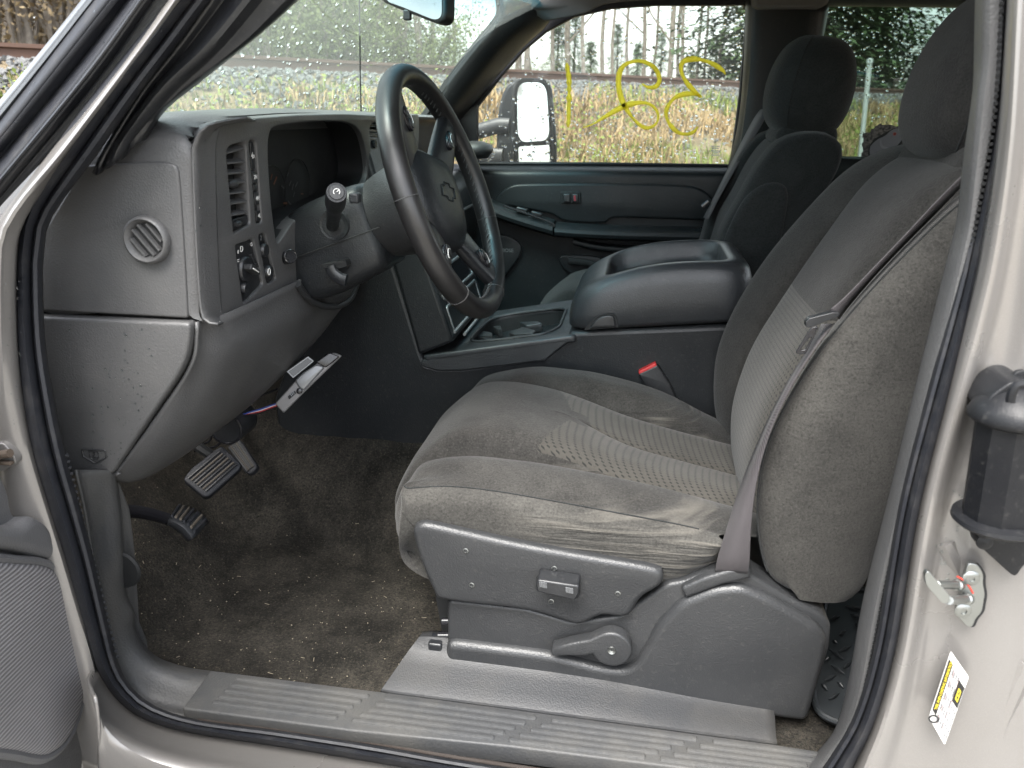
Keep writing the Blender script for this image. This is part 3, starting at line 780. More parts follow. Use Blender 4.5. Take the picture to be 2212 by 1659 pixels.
mb = MB(); mb.loft(patch(rk, 60, 4), closed=False); mb.build('rocker_panel', 'paint', truck, solid=.004)
# rear post, painted, with rolled edges
rp = [S([(2185, -60), (2160, 300), (2124, 540), (2090, 690), (2045, 860), (1980, 1106), (1930, 1400), (1885, 1560), (1840, 1665), (1790, 1760)], -.11),
      S([(2200, -60), (2180, 300), (2146, 540), (2112, 690), (2066, 860), (2002, 1106), (1952, 1400), (1908, 1560), (1866, 1665), (1815, 1800)], -.135),
      S([(2215, -60), (2190, 300), (2160, 540), (2128, 690), (2082, 860), (2018, 1106), (1966, 1400), (1930, 1560), (1890, 1680), (1850, 1830)], -.133),
      S([(2260, -60), (2215, 300), (2180, 540), (2150, 690), (2102, 860), (2040, 1106), (1990, 1400), (1960, 1560), (1925, 1700), (1890, 1850)], -.118),
      S([(2290, -60), (2250, 300), (2215, 540), (2190, 690), (2150, 860), (2080, 1106), (2050, 1400), (2030, 1560), (2010, 1700), (1990, 1850)], -.122),
      S([(2320, -60), (2290, 300), (2260, 540), (2240, 690), (2220, 860), (2170, 1106), (2150, 1400), (2140, 1560), (2130, 1700), (2120, 1850)], -.135),
      S([(2380, -60), (2350, 300), (2320, 540), (2300, 690), (2290, 860), (2270, 1106), (2260, 1400), (2250, 1560), (2240, 1700), (2230, 1850)], -.125),
      S([(2460, -60), (2450, 300), (2440, 540), (2430, 690), (2420, 860), (2410, 1106), (2400, 1400), (2390, 1560), (2380, 1700), (2370, 1850)], -.15)]
mb = MB(); mb.loft(patch([to_roof(r_, 1.2) for r_ in rp], 66, 4), closed=False); mb.build('rear_post', 'paint', truck, solid=.004)
# pressed ridges in the post
mb = MB(); mb.tube(cr(S([(2040, 1165), (2062, 1210), (2100, 1290), (2150, 1375), (2172, 1460)], -.114), 4), .012, 10)
mb.tube(cr(S([(2212, 1420), (2175, 1500), (2150, 1570), (2140, 1660)], -.122), 4), .014, 10)
mb.build('pressed_ridge', 'paint', truck)
# inner trim of the rear post
tr_ = [S([(2112, -40), (2108, 130), (2105, 200), (2085, 345), (2072, 470), (2052, 553), (1975, 860), (1915, 1106), (1868, 1293), (1835, 1473), (1808, 1573), (1768, 1626), (1735, 1665), (1680, 1720)], -.02),
       S([(2118, -40), (2116, 130), (2109, 200), (2092, 345), (2080, 470), (2058, 553), (1982, 860), (1922, 1106), (1876, 1293), (1842, 1473), (1815, 1575), (1775, 1632), (1742, 1670), (1690, 1730)], -.06),
       S([(2135, -40), (2132, 130), (2122, 200), (2108, 345), (2096, 470), (2078, 553), (2003, 860), (1938, 1106), (1893, 1293), (1860, 1473), (1828, 1580), (1787, 1640), (1758, 1680), (1710, 1745)], -.085),
       S([(2164, -40), (2161, 130), (2146, 250), (2130, 345), (2112, 450), (2093, 553), (2030, 830), (1948, 1106), (1910, 1273), (1877, 1440), (1843, 1573), (1800, 1655), (1775, 1690), (1730, 1760)], -.088)]
mb = MB(); mb.loft(patch([to_roof(r_, 1.2) for r_ in tr_], 76, 4), closed=False); mb.build('rear_post_trim', 'plastic_grey', truck, solid=.004)
mb = MB()                              # stitched joint between trim and seal
sj = resample(cr(S([(2166, -40), (2148, 250), (2113, 455), (2093, 555), (2030, 832), (1949, 1106), (1911, 1273), (1878, 1440), (1845, 1573), (1803, 1655)], -.0905), 8), 150)
for i in range(0, 150, 1):
    mb.box(sj[i], (.0032, .0025, .0032))
mb.build('joint_beads', 'black_matte', truck, fix=False)
# floor carpet (structure)
def floor_z(x, y):
    z = 0.0
    if x < -.76: z += (-.76 - x) ** 2 / (-.76 - x + .05) * 1.1
    t = min(.24, max(0, .39 - abs(y - .81))); z += 1.1 * t * t / (t + .10) if t > 0 else 0     # transmission tunnel
    z += .006 * noise.noise(V((x * 9, y * 9, 0))) + .003 * noise.noise(V((x * 25, y * 25, 2)))
    return z
mb = MB()
xs = [-1.10 + .025 * k for k in range(0, 72)]; ys = [-.096 + .022 * k for k in range(0, 78)]
mb.loft([[V((x, y, floor_z(x, y))) for y in ys] for x in xs], closed=False)
tag(mb.build('floor', 'carpet', fix=False, ang=180), 'dirty dark carpeted floor of the truck cab', 'floor', kind='structure')
mb = MB(); mb.box((-.1, .5, -.08), (2.0, 1.25, .05)); mb.build('floor_pan', 'black_matte', truck)
mb = MB(); mb.loft([[V((-1.08, y, z)) for z in (-.05, .3, .7, .82)] for y in (-.08, .4, .9, 1.6)], closed=False); mb.build('firewall', 'black_matte', truck, solid=.01)
# crumbs, twigs and grit on the carpet
mb = MB(); rd = random.Random(9)
for k in range(240):
    u, v = rd.uniform(270, 960), rd.uniform(1050, 1500)
    if rd.random() < .6: v = rd.uniform(1250, 1490)
    p = AZ(u, v, 0.0)
    if p.y < 0.0 or p.y > .5: continue
    p.z = floor_z(p.x, p.y) + .003
    if rd.random() < .16:
        a = rd.uniform(0, 6.3); L = rd.uniform(.003, .009); mb.tube([p, p + V((math.cos(a) * L, math.sin(a) * L, .002))], .0006, 4)
    else:
        r = rd.uniform(.0006, .0017); mb.add([p + o * r * rd.uniform(.6, 1.3) for o in OC], OF)
simple('crumbs', (.20, .175, .13), .9)
stuff('floor_crumbs', mb, 'crumbs', 'pale crumbs and straw scattered over the dirty carpet', 'debris')
# grey cowl trim strip beside the carpet, sweeping round into the sill
ct = [S([(163, 1015), (183, 1106), (200, 1206), (223, 1320), (240, 1406), (262, 1470), (290, 1515), (333, 1535), (400, 1548), (440, 1556)], -.075),
      S([(172, 1015), (192, 1106), (207, 1206), (228, 1310), (246, 1396), (275, 1455), (310, 1495), (350, 1515), (405, 1530), (440, 1535)], -.055),
      S([(215, 1015), (220, 1106), (228, 1180), (250, 1280), (272, 1370), (310, 1425), (350, 1455), (395, 1475), (430, 1485), (455, 1490)], -.03),
      S([(244, 1015), (256, 1106), (260, 1158), (263, 1210), (268, 1285), (285, 1320), (290, 1365), (330, 1422), (400, 1450), (470, 1462)], -.005),
      S([(246, 1015), (258, 1106), (262, 1158), (266, 1210), (272, 1285), (288, 1320), (293, 1365), (333, 1420), (402, 1447), (474, 1458)], .03)]
ct.append([V((p.x + .004, p.y + .012, p.z - .07)) for p in ct[-1]])
mb = MB(); mb.loft(patch(ct, 50, 4), closed=False); mb.build('cowl_trim', 'sill_grey', truck, solid=.003)
mb = MB(); mb.lathe(A(262, 1230, .0), (0, 1, 0), [(.001, -.004), (.030, -.004), (.032, .0), (.03, .004), (.001, .004)], 20); mb.build('speaker_cover', 'black_matte', truck)
# sill plate, four pads of ribs
SZ = .052
PS_ = Plane((0, 0, SZ), (1, 0, 0), (0, 1, 0))
so = [PS_.uv(u, v) for u, v in [(393, 1530), (420, 1495), (455, 1447), (850, 1497), (1250, 1550), (1680, 1608), (1790, 1625), (1745, 1700), (1475, 1659), (1100, 1612), (760, 1578)]]
sill = plate('sill_plate', [rpoly([V(p) for p in so], .004)], PS_, .03, 'sill_grey', truck, bev=.003)
def q_(a, b, t): return (a[0] + (b[0] - a[0]) * t, a[1] + (b[1] - a[1]) * t)
TL, TR, BL, BR = (497, 1462), (1790, 1632), (440, 1522), (1640, 1672)
for (t0, t1) in ((.012, .235), (.26, .515), (.54, .785), (.81, 1.02)):
    for k in range(5):
        w0 = .04 + k * .215
        pts = []
        for tt, ww in ((t0, w0), (t1, w0)):
            a = q_(TL, TR, tt); b = q_(BL, BR, tt); p = q_(a, b, ww); pts.append(V((*PS_.uv(*p), SZ)))
        mb = MB(); mb.tube([pts[0].lerp(pts[1], (0, .01, .25, .5, .75, .99, 1)[i]) + V((0, 0, -.0005)) for i in range(7)], [.003, .0048, .0048, .0048, .0048, .0048, .003], 8, ry=[.002] + [.0036] * 5 + [.002], up=(0, 1, 0))
        mb.build('rib', 'sill_grey', sill)
mb = MB(); mb.tube(cr(S([(430, 1553), (600, 1574), (800, 1604), (1000, 1640), (1400, 1700)], -.09), 4), .004, 8); simple('rust_dark', (.022, .016, .013), .85); mb.build('pinch_weld', 'rust_dark', truck)
# raised plastic shelf under the seat
sh = [S([(825, 1500), (850, 1499), (1250, 1552), (1520, 1588), (1680, 1610)], -.008),
      S([(838, 1482), (860, 1484), (1250, 1535), (1520, 1572), (1676, 1592)], .0),
      S([(880, 1420), (905, 1415), (1250, 1460), (1520, 1510), (1672, 1535)], .055),
      S([(905, 1390), (935, 1378), (1250, 1420), (1520, 1470), (1668, 1500)], .075),
      S([(912, 1380), (945, 1365), (1250, 1400), (1520, 1450), (1664, 1480)], .12)]
mb = MB(); mb.loft(patch(sh, 40, 3), closed=False); mb.build('seat_riser', 'riser_grey', truck, solid=.004)
# windshield, headliner, pillars on the far side
def pillar(name, rows, mat, nu=24, solid=.006):
    mb = MB(); mb.loft(patch(rows, nu, 4), closed=False); return mb.build(name, mat, truck, solid=solid)
pillar('front_pillar_trim', [to_roof(r_, 1.14) for r_ in [S([(480, -40), (385, 95), (303, 200), (220, 340), (204, 376)], -.03), S([(520, -40), (420, 90), (330, 195), (240, 320), (224, 366)], -.02), S([(560, -40), (450, 95), (352, 190), (268, 300), (246, 350)], -.035), S([(600, -40), (480, 100), (375, 195), (290, 290), (272, 332)], -.02), S([(667, -40), (560, 62), (430, 165), (345, 234), (306, 300)], -.012), S([(680, -40), (567, 62), (435, 168), (350, 238), (312, 306)], .03)]], 'trim_black', 30)
WB = [V((-.72, .03, .80)), V((-.84, .3, .82)), V((-.90, .8, .83)), V((-.84, 1.3, .82)), V((-.66, 1.56, .82))]
WT = [V((-.28, .11, 1.16)), V((-.33, .4, 1.185)), V((-.35, .8, 1.195)), V((-.33, 1.2, 1.185)), V((-.30, 1.49, 1.16))]
wm = [a.lerp(b, .5) + V((-.03, 0, .025)) for a, b in zip(WB, WT)]
mb = MB(); wg = patch([WB, wm, WT], 30, 8); mb.loft(wg, closed=False)
wsd = mb.build('windshield', 'glass_windshield', truck, ang=180)
pillar('far_front_pillar_trim', [S([(1082, -5, 1.46), (1074, 37, 1.46), (1030, 92, 1.46), (977, 160, 1.47), (925, 232, 1.49), (895, 275, 1.5)], 1.46), S([(1098, -5, 1.45), (1088, 40, 1.45), (1042, 98, 1.45), (985, 170, 1.46), (930, 248, 1.47), (900, 290, 1.48)], 1.45),
        S([(1150, 10, 1.48), (1130, 52, 1.48), (1080, 104, 1.48), (1012, 188, 1.49), (955, 262, 1.50), (925, 300, 1.51)], 1.48), S([(1190, 30, 1.54), (1168, 58, 1.54), (1118, 104, 1.55), (1035, 200, 1.57), (985, 262, 1.58), (950, 310, 1.59)], 1.54), S([(1192, 34, 1.6), (1172, 62, 1.6), (1122, 108, 1.6), (1040, 203, 1.62), (990, 266, 1.62), (955, 316, 1.62)], 1.6)], 'plastic_dark')
pillar('windshield_edge', [S([(1068, -10), (1072, 30), (1025, 90), (972, 160), (900, 262)], 1.475), S([(1078, -10), (1082, 32), (1034, 94), (981, 166), (908, 270)], 1.462)], 'black_matte', solid=.004)
pillar('headliner', [S([(1090, -20), (1098, 18), (1140, 22), (1180, 45)], 1.50), S([(1200, -30), (1210, 5), (1240, 15), (1262, 28)], 1.46), S([(1320, -50), (1325, -20), (1330, -5), (1335, 4)], 1.48), S([(1600, -60), (1610, -40), (1612, -20), (1614, -8)], 1.5)], 'headliner')
mb = MB()
mb.loft([[V((-.30 + .0 * k, y, 1.215)) for y in (.0, .4, .8, 1.2, 1.5)], [V((.2, y, 1.25)) for y in (.0, .4, .8, 1.2, 1.55)], [V((2.2, y, 1.24)) for y in (-.05, .4, .8, 1.2, 1.66)]], closed=False)
mb.build('roof_panel', 'headliner', truck, solid=.02)
mb = MB(); mb.prism([A(1628, -25, 1.5), A(1628, 12, 1.5), A(1640, 18, 1.5), A(1770, 17, 1.5), A(1790, 8, 1.5), A(1795, -25, 1.5)], (0, .08, 0)); mb.build('headliner_bracket', 'headliner', truck, bevel=.008)
pillar('far_rear_post_trim', [S([(1612, -10), (1612, 60), (1600, 240), (1572, 365), (1520, 520)], 1.60), S([(1622, -10), (1622, 60), (1610, 240), (1585, 365), (1540, 520)], 1.555), S([(1650, -10), (1648, 60), (1630, 240), (1615, 365), (1580, 520)], 1.535), S([(1770, 5), (1765, 40), (1760, 120), (1780, 365), (1790, 520)], 1.54), S([(1790, 5), (1785, 40), (1776, 120), (1800, 365), (1810, 520)], 1.60)], 'plastic_dark')
pillar('rear_window_header', [S([(1770, -20), (1900, -20), (2120, -15), (2300, -5)], 1.50), S([(1770, 8), (1900, 9), (2120, 12), (2300, 16)], 1.55), S([(1775, 12), (1900, 12), (2120, 16), (2300, 20)], 1.61)], 'plastic_dark')
pillar('rear_window_sill', [S([(1790, 338), (1830, 340), (1950, 342), (2200, 350)], 1.62), S([(1790, 343), (1830, 345), (1950, 348), (2200, 356)], 1.57), S([(1790, 352), (1830, 355), (1950, 360), (2200, 366)], 1.53), S([(1790, 480), (1830, 480), (1950, 480), (2200, 480)], 1.54), S([(1790, 900), (1830, 900), (1950, 900), (2200, 900)], 1.56)], 'plastic_door')
mb = MB(); mb.add(S([(1770, 5), (2240, 10), (2240, 350), (1800, 342)], 1.625), [(0, 1, 2, 3)]); mb.build('rear_side_window', 'glass_rear', truck, solid=.004)
mb = MB(); mb.tube(cr([V((-.56, .02, .95)), V((-.42, .03, 1.06)), V((-.27, .05, 1.15)), V((-.05, .05, 1.19)), V((.3, .04, 1.20)), V((.9, .02, 1.20))], 5), .05, 12, ry=.035); mb.build('roof_rail', 'plastic_dark', truck)
# rear of the cab, seen past the seats
mb = MB(); mb.loft([[V((1.35, y, z)) for z in (0, .35, .72)] for y in (-.1, .5, 1.1, 1.65)], closed=False); mb.build('back_panel', 'plastic_dark', truck, solid=.02)
mb = MB(); mb.prism([V((.46, -.06, -.05)), V((2.2, -.06, -.05)), V((2.2, -.06, .74)), V((.46, -.06, .74))], (0, .03, 0)); mb.build('rear_inner_panel', 'plastic_grey', truck)
PSd = vplane(-.115)
side_o = rpoly([V((.42, -.42)), V((2.3, -.42)), V((2.3, 1.22)), V((.50, 1.22))], .03); side_w = rpoly([V((.68, .78)), V((1.5, .78)), V((1.45, 1.14)), V((.72, 1.14))], .05)
plate('rear_side_panel', [side_o, side_w], PSd, .05, 'paint', truck, bev=.008, h=.01)
plate('near_rear_window', [rpoly([V((.66, .76)), V((1.52, .76)), V((1.47, 1.16)), V((.70, 1.16))], .05)], PSd, .004, 'glass_rear', truck, h=-.01)
mb = MB(); mb.loft([[V((x, y, 1.275 + .02 * math.sin(math.pi * (y + .1) / 1.85) - (.05 if y in (-.1, 1.75) else 0))) for y in (-.1, -.02, .4, .8, 1.2, 1.67, 1.75)] for x in (-.34, -.2, .6, 1.4, 2.3)], closed=False); mb.build('roof_skin', 'paint', truck, solid=.01)
PFd = vplane(-.20)
fo = [V((-.90, -.40)), V((-.90, .58)), V((-1.05, .66)), V((-2.0, .60)), V((-2.1, .3)), V((-2.1, -.1))] + [V((-1.52 + .46 * math.cos(t), -.42 + .46 * math.sin(t))) for t in [R(155) - R(155) * k / 14 for k in range(15)]]
plate('front_fender', [fo], PFd, .05, 'paint', truck, bev=.012, h=.0)
mb = MB(); mb.loft([[V((x, y, .66 - .04 * ((y - .8) / .95) ** 2 + .02 * (x + 2.1))) for y in (-.18, .1, .5, .8, 1.1, 1.5, 1.78)] for x in (-2.1, -1.7, -1.3, -1.0)], closed=False); mb.build('hood', 'paint', truck, solid=.01)

# ================================================================== things fixed to the doorway
# door striker on the rear post
st = thing('door_striker', 'zinc door striker loop bolted to the beige rear post', 'striker', A(2085, 1310, -.13))
PSt = vplane(-.143)
pl_ = [PSt.uv(u, v) for u, v in [(2088, 1212), (2108, 1214), (2122, 1236), (2120, 1256), (2125, 1278), (2118, 1318), (2104, 1332), (2098, 1350), (2086, 1350), (2062, 1322), (2062, 1300), (2074, 1278), (2080, 1240)]]
plate('base_plate', [rpoly([V(p) for p in pl_], .005)], PSt, .005, 'steel', st, bev=.001, h=.004)
plate('shim', [rpoly([V((p[0] + .004, p[1] - .002)) for p in pl_], .005)], PSt, .003, 'black_matte', st, h=.0005)
for a_, b_ in ((A(2072, 1264, -.147), A(2022, 1263, -.20)), (A(2092, 1294, -.147), A(2050, 1297, -.20))):
    mb = MB(); mb.tube([a_, a_.lerp(b_, .12), a_.lerp(b_, .14), b_], [.006, .006, .0042, .0042], 12); mb.build('pin', 'steel', st)
mb = MB(); mb.prism(rpoly(S([(1997, 1242), (2005, 1233), (2014, 1244), (2052, 1288), (2050, 1303), (2036, 1304), (2001, 1264)], -.203), .003), (0, .006, 0)); mb.build('loop_bar', 'steel', st, bevel=.0015)
for u, v in ((2094, 1244), (2077, 1314)):
    mb = MB(); mb.lathe(PSt.at(*PSt.uv(u, v), .004), PSt.n, [(.0085, 0), (.0085, .0008), (.0065, .0022), (.0032, .0026), (.003, .001), (.0001, .001)], 18, cap=False); mb.build('bolt', 'steel', st)
mb = MB(); mb.tube(cr([PSt.at(*PSt.uv(u, v), .0045) for u, v in [(2064, 1240), (2078, 1248), (2090, 1262), (2098, 1276)]], 3), .0010, 6); mb.build('paint_mark', 'red_paint', st)
# black rear-door release on the post
lt = thing('release_handle', 'black plastic door release housing on the rear post at the right edge', 'handle', A(2150, 1000, -.15))
PL_ = vplane(-.155)
bk = [PL_.uv(u, v) for u, v in [(2185, 815), (2200, 800), (2260, 805), (2260, 1190), (2212, 1220), (2196, 1245), (2186, 1243), (2100, 1165), (2098, 1140), (2110, 1080), (2150, 900)]]
plate('back_plate', [rpoly([V(p) for p in bk], .006)], PL_, .006, 'housing_black', lt, bev=.001)
b0_, t0_ = A(2156, 1116, -.165), A(2192, 902, -.165); ax_ = (t0_ - b0_).normalized()
mb = MB(); mb.tube([b0_, b0_.lerp(t0_, .02), b0_.lerp(t0_, .98), t0_], [.029, .032, .032, .030], 10); mb.build('barrel', 'housing_black', lt, ang=20)
mb = MB(); mb.prism(rpoly(S([(2165, 915), (2260, 930), (2260, 1120), (2150, 1118)], -.172), .004), (0, .03, 0)); mb.build('barrel_back', 'housing_black', lt, bevel=.006)
mb = MB(); mb.lathe(t0_, ax_, [(.032, -.004), (.039, .0), (.040, .004), (.035, .014), (.024, .024), (.010, .030), (.001, .032)], 32); mb.build('cap', 'housing_black', lt, ang=60)
mb = MB(); mb.prism(rpoly(S([(2120, 890), (2140, 856), (2185, 824), (2220, 822), (2290, 880), (2290, 922), (2210, 914), (2150, 903)], -.172), .006), (0, .05, 0)); mb.build('cap_housing', 'housing_black', lt, bevel=.008, seg=4)
mb = MB(); mb.lathe(b0_, ax_, [(.001, -.006), (.038, -.006), (.041, -.003), (.040, .001), (.031, .003)], 32, cap=False); mb.build('foot_flange', 'housing_black', lt, ang=40)
mb = MB(); mb.prism(rpoly(S([(2120, 1140), (2178, 1142), (2175, 1165), (2168, 1178), (2150, 1168)], -.19), .003), (0, .03, 0)); mb.build('catch', 'black_matte', lt, bevel=.003)
for u, v, r in ((2128, 1152, .007), (2126, 1170, .008)):
    mb = MB(); mb.lathe(A(u, v, -.162), (0, -1, 0), [(r, 0), (r, .002), (r * .6, .004), (.0002, .0045)], 16, cap=False); mb.build('screw', 'housing_black', lt)
mb = MB(); mb.tube(cr(S([(2182, 868), (2186, 848), (2196, 832), (2212, 828)], -.222), 4), .004, 8); mb.build('cap_ridge', 'housing_black', lt)
# tyre placard
PT = Plane(A(2040, 1500, -.1395), A(2085, 1452, -.1395) - A(2008, 1572, -.1385), A(2052, 1403, -.137) - A(2008, 1572, -.1385))
lo = [V(PT.uv(u, v)) for u, v in [(2052, 1402), (2091, 1458), (2039, 1605), (2005, 1545)]]
stk = thing('tyre_sticker', 'white tyre information sticker with a black band on the beige post', 'sticker', PT.at(*lo[0]))
plate('paper', [rpoly(lo, .003)], PT, .0008, 'paper_white', stk, h=.0035)
def quad(t, s):                        # position inside the sticker: t down its length, s across
    a, b, c, d = lo
    return a.lerp(d, t).lerp(b.lerp(c, t), s)
def bar(name, t0, t1, s0, s1, mat, h=.0045): plate(name, [[quad(t0, s0), quad(t0, s1), quad(t1, s1), quad(t1, s0)]], PT, .0005, mat, stk, h=h)
bar('band', .10, .86, .03, .24, 'black_print')
bar('panel', .16, .46, .66, .97, 'black_print')
plate('seat_symbol', [[quad(.24, .74), quad(.24, .88), quad(.40, .88), quad(.40, .74)], [quad(.265, .79), quad(.265, .85), quad(.31, .85), quad(.31, .79)], [quad(.33, .79), quad(.33, .85), quad(.375, .85), quad(.375, .79)]], PT, .0005, 'yellow_print', stk, h=.0052)
plate('tyre_symbol', [circ(quad(.93, .2), .0055, 20), circ(quad(.93, .2), .0036, 20)], PT, .0005, 'black_print', stk, h=.0045)
dv = (quad(.86, .13) - quad(.1, .13)); ang_ = math.atan2(dv.y, dv.x) + math.pi
c_ = quad(.44, .135); text('heading', 'TIRE AND LOADING INFORMATION', PT, c_.x, c_.y, .0040, 'yellow_print', stk, rot=ang_, h=.0055)
for k, (s_, t0, t1) in enumerate([(.30, .12, .95), (.40, .12, .95), (.50, .12, .95), (.60, .12, .95), (.72, .5, .95), (.82, .5, .95), (.92, .5, .95)]):
    for j in range(5):
        a_ = t0 + (t1 - t0) * (j + .12) / 5; b_ = t0 + (t1 - t0) * (j + .12 + random.uniform(.35, .7)) / 5
        bar('print_line', a_, b_, s_, s_ + .045, 'grey_print')
for s_ in (.36, .66): bar('rule_line', .1, .98, s_, s_ + .006, 'red_dim')

# ================================================================== open driver's door, lower front corner
DD = V((.22, -.975, 0)).normalized()
PD = Plane(V((-.745, -.165, .3)), -DD, (0, 0, 1))   # faces the cab
dr = thing('driver_door', 'open driver door with grey inner panel and ribbed map pocket', 'door', PD.o)
def dl(l): return [V(PD.uv(u, v)) for u, v in l]
front_e = dl([(-110, 640), (-70, 800), (-25, 930), (0, 1008), (22, 1060), (35, 1112), (85, 1145), (100, 1190), (125, 1300), (150, 1420), (165, 1460), (178, 1500), (185, 1560), (180, 1700)])
body = resample(cr(front_e, 5), 60) + [V((front_e[-1].x - .02, -.55)), V((-1.0, -.55)), V((-1.02, .42)), V((front_e[0].x - .02, .42))]
plate('inner_panel', [body], PD, .05, 'door_grey', dr, bev=.010, res=3)
bolster = dl([(-60, 1128), (0, 1135), (40, 1115), (80, 1142), (96, 1185), (92, 1210), (60, 1205), (0, 1190), (-60, 1184)]); bolster = [V((-.75, bolster[0].y))] + resample(cr(bolster, 5), 70) + [V((-.75, bolster[-1].y))]
plate('armrest_ledge', [bolster], PD, .05, 'door_grey', dr, bev=.014, h=.022, res=4)
pk = dl([(-60, 1204), (0, 1210), (60, 1215), (95, 1235), (118, 1290), (140, 1390), (158, 1450), (148, 1530), (120, 1600), (70, 1640), (0, 1632), (-60, 1625)]); pk = [V((-.7, pk[0].y))] + resample(cr(pk, 5), 90) + [V((-.7, pk[-1].y))]
plate('map_pocket', [pk], PD, .04, 'ribbed', dr, bev=.016, h=.022, res=5)
rim_ = [PD.at(p[0], p[1], .014) for p in pk]
mb = MB(); mb.tube(rim_, .006, 8, closed=True); mb.build('pocket_rim', 'door_grey', dr)
skin = [V((p.x - .012, p.y)) for p in resample(cr(front_e, 5), 60)] + [V((front_e[-1].x - .03, -.57)), V((-1.02, -.57)), V((-1.04, .43)), V((front_e[0].x - .03, .43))]
plate('door_skin', [skin], PD, .09, 'paint', dr, bev=.012, h=-.048)
fr_ = [PD.at(a_, b_, -.05) for a_, b_ in [(front_e[0].x - .04, .40), (-.25, .66), (-.45, .84), (-.8, .86), (-.98, .84), (-1.0, .42)]]
mb = MB(); mb.tube(cr(fr_, 5), .022, 10); mb.build('window_surround', 'trim_black', dr)
mb = MB(); mb.add(fr_, [tuple(range(6))]); mb.build('window_pane', 'glass_side', dr, solid=.004)
# hinge bracket on the jamb
simple('rust', (.075, .055, .040), .8, bump=.4)
mb = MB(); mb.prism(rpoly(S([(-30, 962), (6, 957), (20, 972), (32, 990), (34, 1003), (18, 1010), (6, 1018), (-30, 1018)], -.146), .004), (0, .012, 0)); hg = mb.build('door_hinge', 'paint', truck, bevel=.004)
mb = MB(); mb.tube(S([(-12, 984), (22, 979)], -.152), .0055, 10); mb.build('hinge_pin', 'rust', hg)
mb = MB(); mb.box(A(10, 999, -.150), (.022, .008, .005)); mb.build('check_strap', 'rust', hg, bevel=.002)

# ================================================================== passenger door
pdr = thing('passenger_door', 'dark grey passenger door panel with armrest and wet window', 'door', (-.1, 1.58, 0))
def SP(pts, y, nu=None): return S(pts, y)
pn = [S([(975, 356), (1045, 356), (1300, 357), (1575, 360), (1680, 362)], 1.635), S([(975, 362), (1045, 362), (1300, 363), (1575, 366), (1680, 368)], 1.60), S([(975, 372), (1045, 372), (1300, 373), (1575, 376), (1680, 378)], 1.572),
      S([(975, 395), (1045, 394), (1300, 394), (1575, 397), (1680, 400)], 1.565), S([(960, 480), (1045, 480), (1300, 482), (1575, 484), (1680, 486)], 1.565), S([(900, 620), (1045, 620), (1300, 622), (1575, 624), (1680, 626)], 1.57), S([(880, 760), (1045, 760), (1300, 762), (1575, 764), (1680, 766)], 1.575)]
mb = MB(); mb.loft(patch(pn, 40, 4), closed=False); mb.build('door_panel', 'plastic_door', pdr, solid=.006)
PPD = vplane(1.55)
def pl2(l, p=PPD): return [V(p.uv(u, v)) for u, v in l]
ins = pl2([(1062, 440), (1075, 420), (1100, 402), (1140, 397), (1300, 396), (1470, 400), (1520, 412), (1545, 440), (1545, 474), (1500, 475), (1335, 470), (1318, 474), (1305, 482), (1220, 478), (1190, 462), (1100, 445)])
plate('padded_insert', [resample(cr(ins, 4), 70)], PPD, .03, 'plastic_door', pdr, bev=.008, h=.004, res=3)
plate('lock_bezel', [rpoly(pl2([(1210, 413), (1255, 413), (1256, 440), (1212, 440)]), .008)], PPD, .02, 'black_matte', pdr, bev=.003, h=.009)
plate('lock_switch', [rpoly(pl2([(1217, 418), (1232, 418), (1233, 436), (1218, 436)]), .003)], PPD, .02, 'trim_black', pdr, bev=.003, h=.014)
plate('lock_switch', [rpoly(pl2([(1236, 418), (1250, 418), (1251, 436), (1237, 436)]), .003)], PPD, .02, 'trim_black', pdr, bev=.003, h=.014)
plate('lock_mark', [pl2([(1240, 421), (1244, 421), (1245, 433), (1241, 433)])], PPD, .001, 'red_dim', pdr, h=.0155)
# armrest: swept bar, and the angled switch pod ahead of it
def sweep(name, pts, y, dy, dz, mat, nu=26, par=None):
    """bar along photo positions on plane y, rounded section reaching dy towards the driver and dz tall"""
    path = resample(cr(S(pts, y), 6), nu); rings = []
    for p in path:
        rings.append([p + V((0, -dy * math.cos(a) if math.cos(a) > 0 else .02 * -math.cos(a), dz * math.copysign(abs(math.sin(a)) ** .7, math.sin(a)))) for a in [2 * math.pi * k / 20 for k in range(20)]])
    mb = MB(); mb.loft(rings, True, True, True); return mb.build(name, mat, par or pdr)
sweep('armrest', [(1203, 494), (1260, 498), (1350, 502), (1450, 504), (1560, 506)], 1.55, .075, .022, 'plastic_door')
sweep('switch_pod', [(1060, 446), (1100, 462), (1150, 478), (1199, 492)], 1.55, .07, .025, 'plastic_door')
for u, v in ((1128, 453), (1160, 462)):
    p = A(u, v, 1.505); mb = MB(); mb.box(p, (.035, .022, .012), Matrix.Rotation(R(12), 3, 'Y')); mb.build('window_switch', 'trim_black', pdr, bevel=.003)
mb = MB(); mb.tube(cr(S([(1088, 444), (1100, 449), (1170, 473), (1195, 484), (1188, 488), (1100, 465)], 1.488), 4), .003, 6); mb.build('switch_surround', 'trim_black', pdr)
sweep('pull_strap', [(1240, 520), (1280, 530), (1330, 536), (1420, 540), (1540, 542)], 1.545, .03, .012, 'plastic_door')
spk = pl2([(1075, 515), (1085, 508), (1110, 516), (1125, 530), (1125, 545), (1115, 565), (1085, 600), (1075, 590)])
plate('speaker_grille', [resample(cr(spk, 4), 40)], PPD, .02, 'plastic_dark', pdr, bev=.004, h=.0)
a_, b_ = PPD.uv(1097, 541); text('speaker_name', 'BOSE', PPD, a_, b_, .016, 'grey_print', pdr, h=.002)
rc = pl2([(1205, 560), (1215, 552), (1260, 552), (1300, 558), (1310, 575), (1310, 600), (1250, 600), (1215, 580)])
plate('handle_recess', [resample(cr(rc, 4), 40)], PPD, .02, 'plastic_dark', pdr, bev=.004, h=.0)
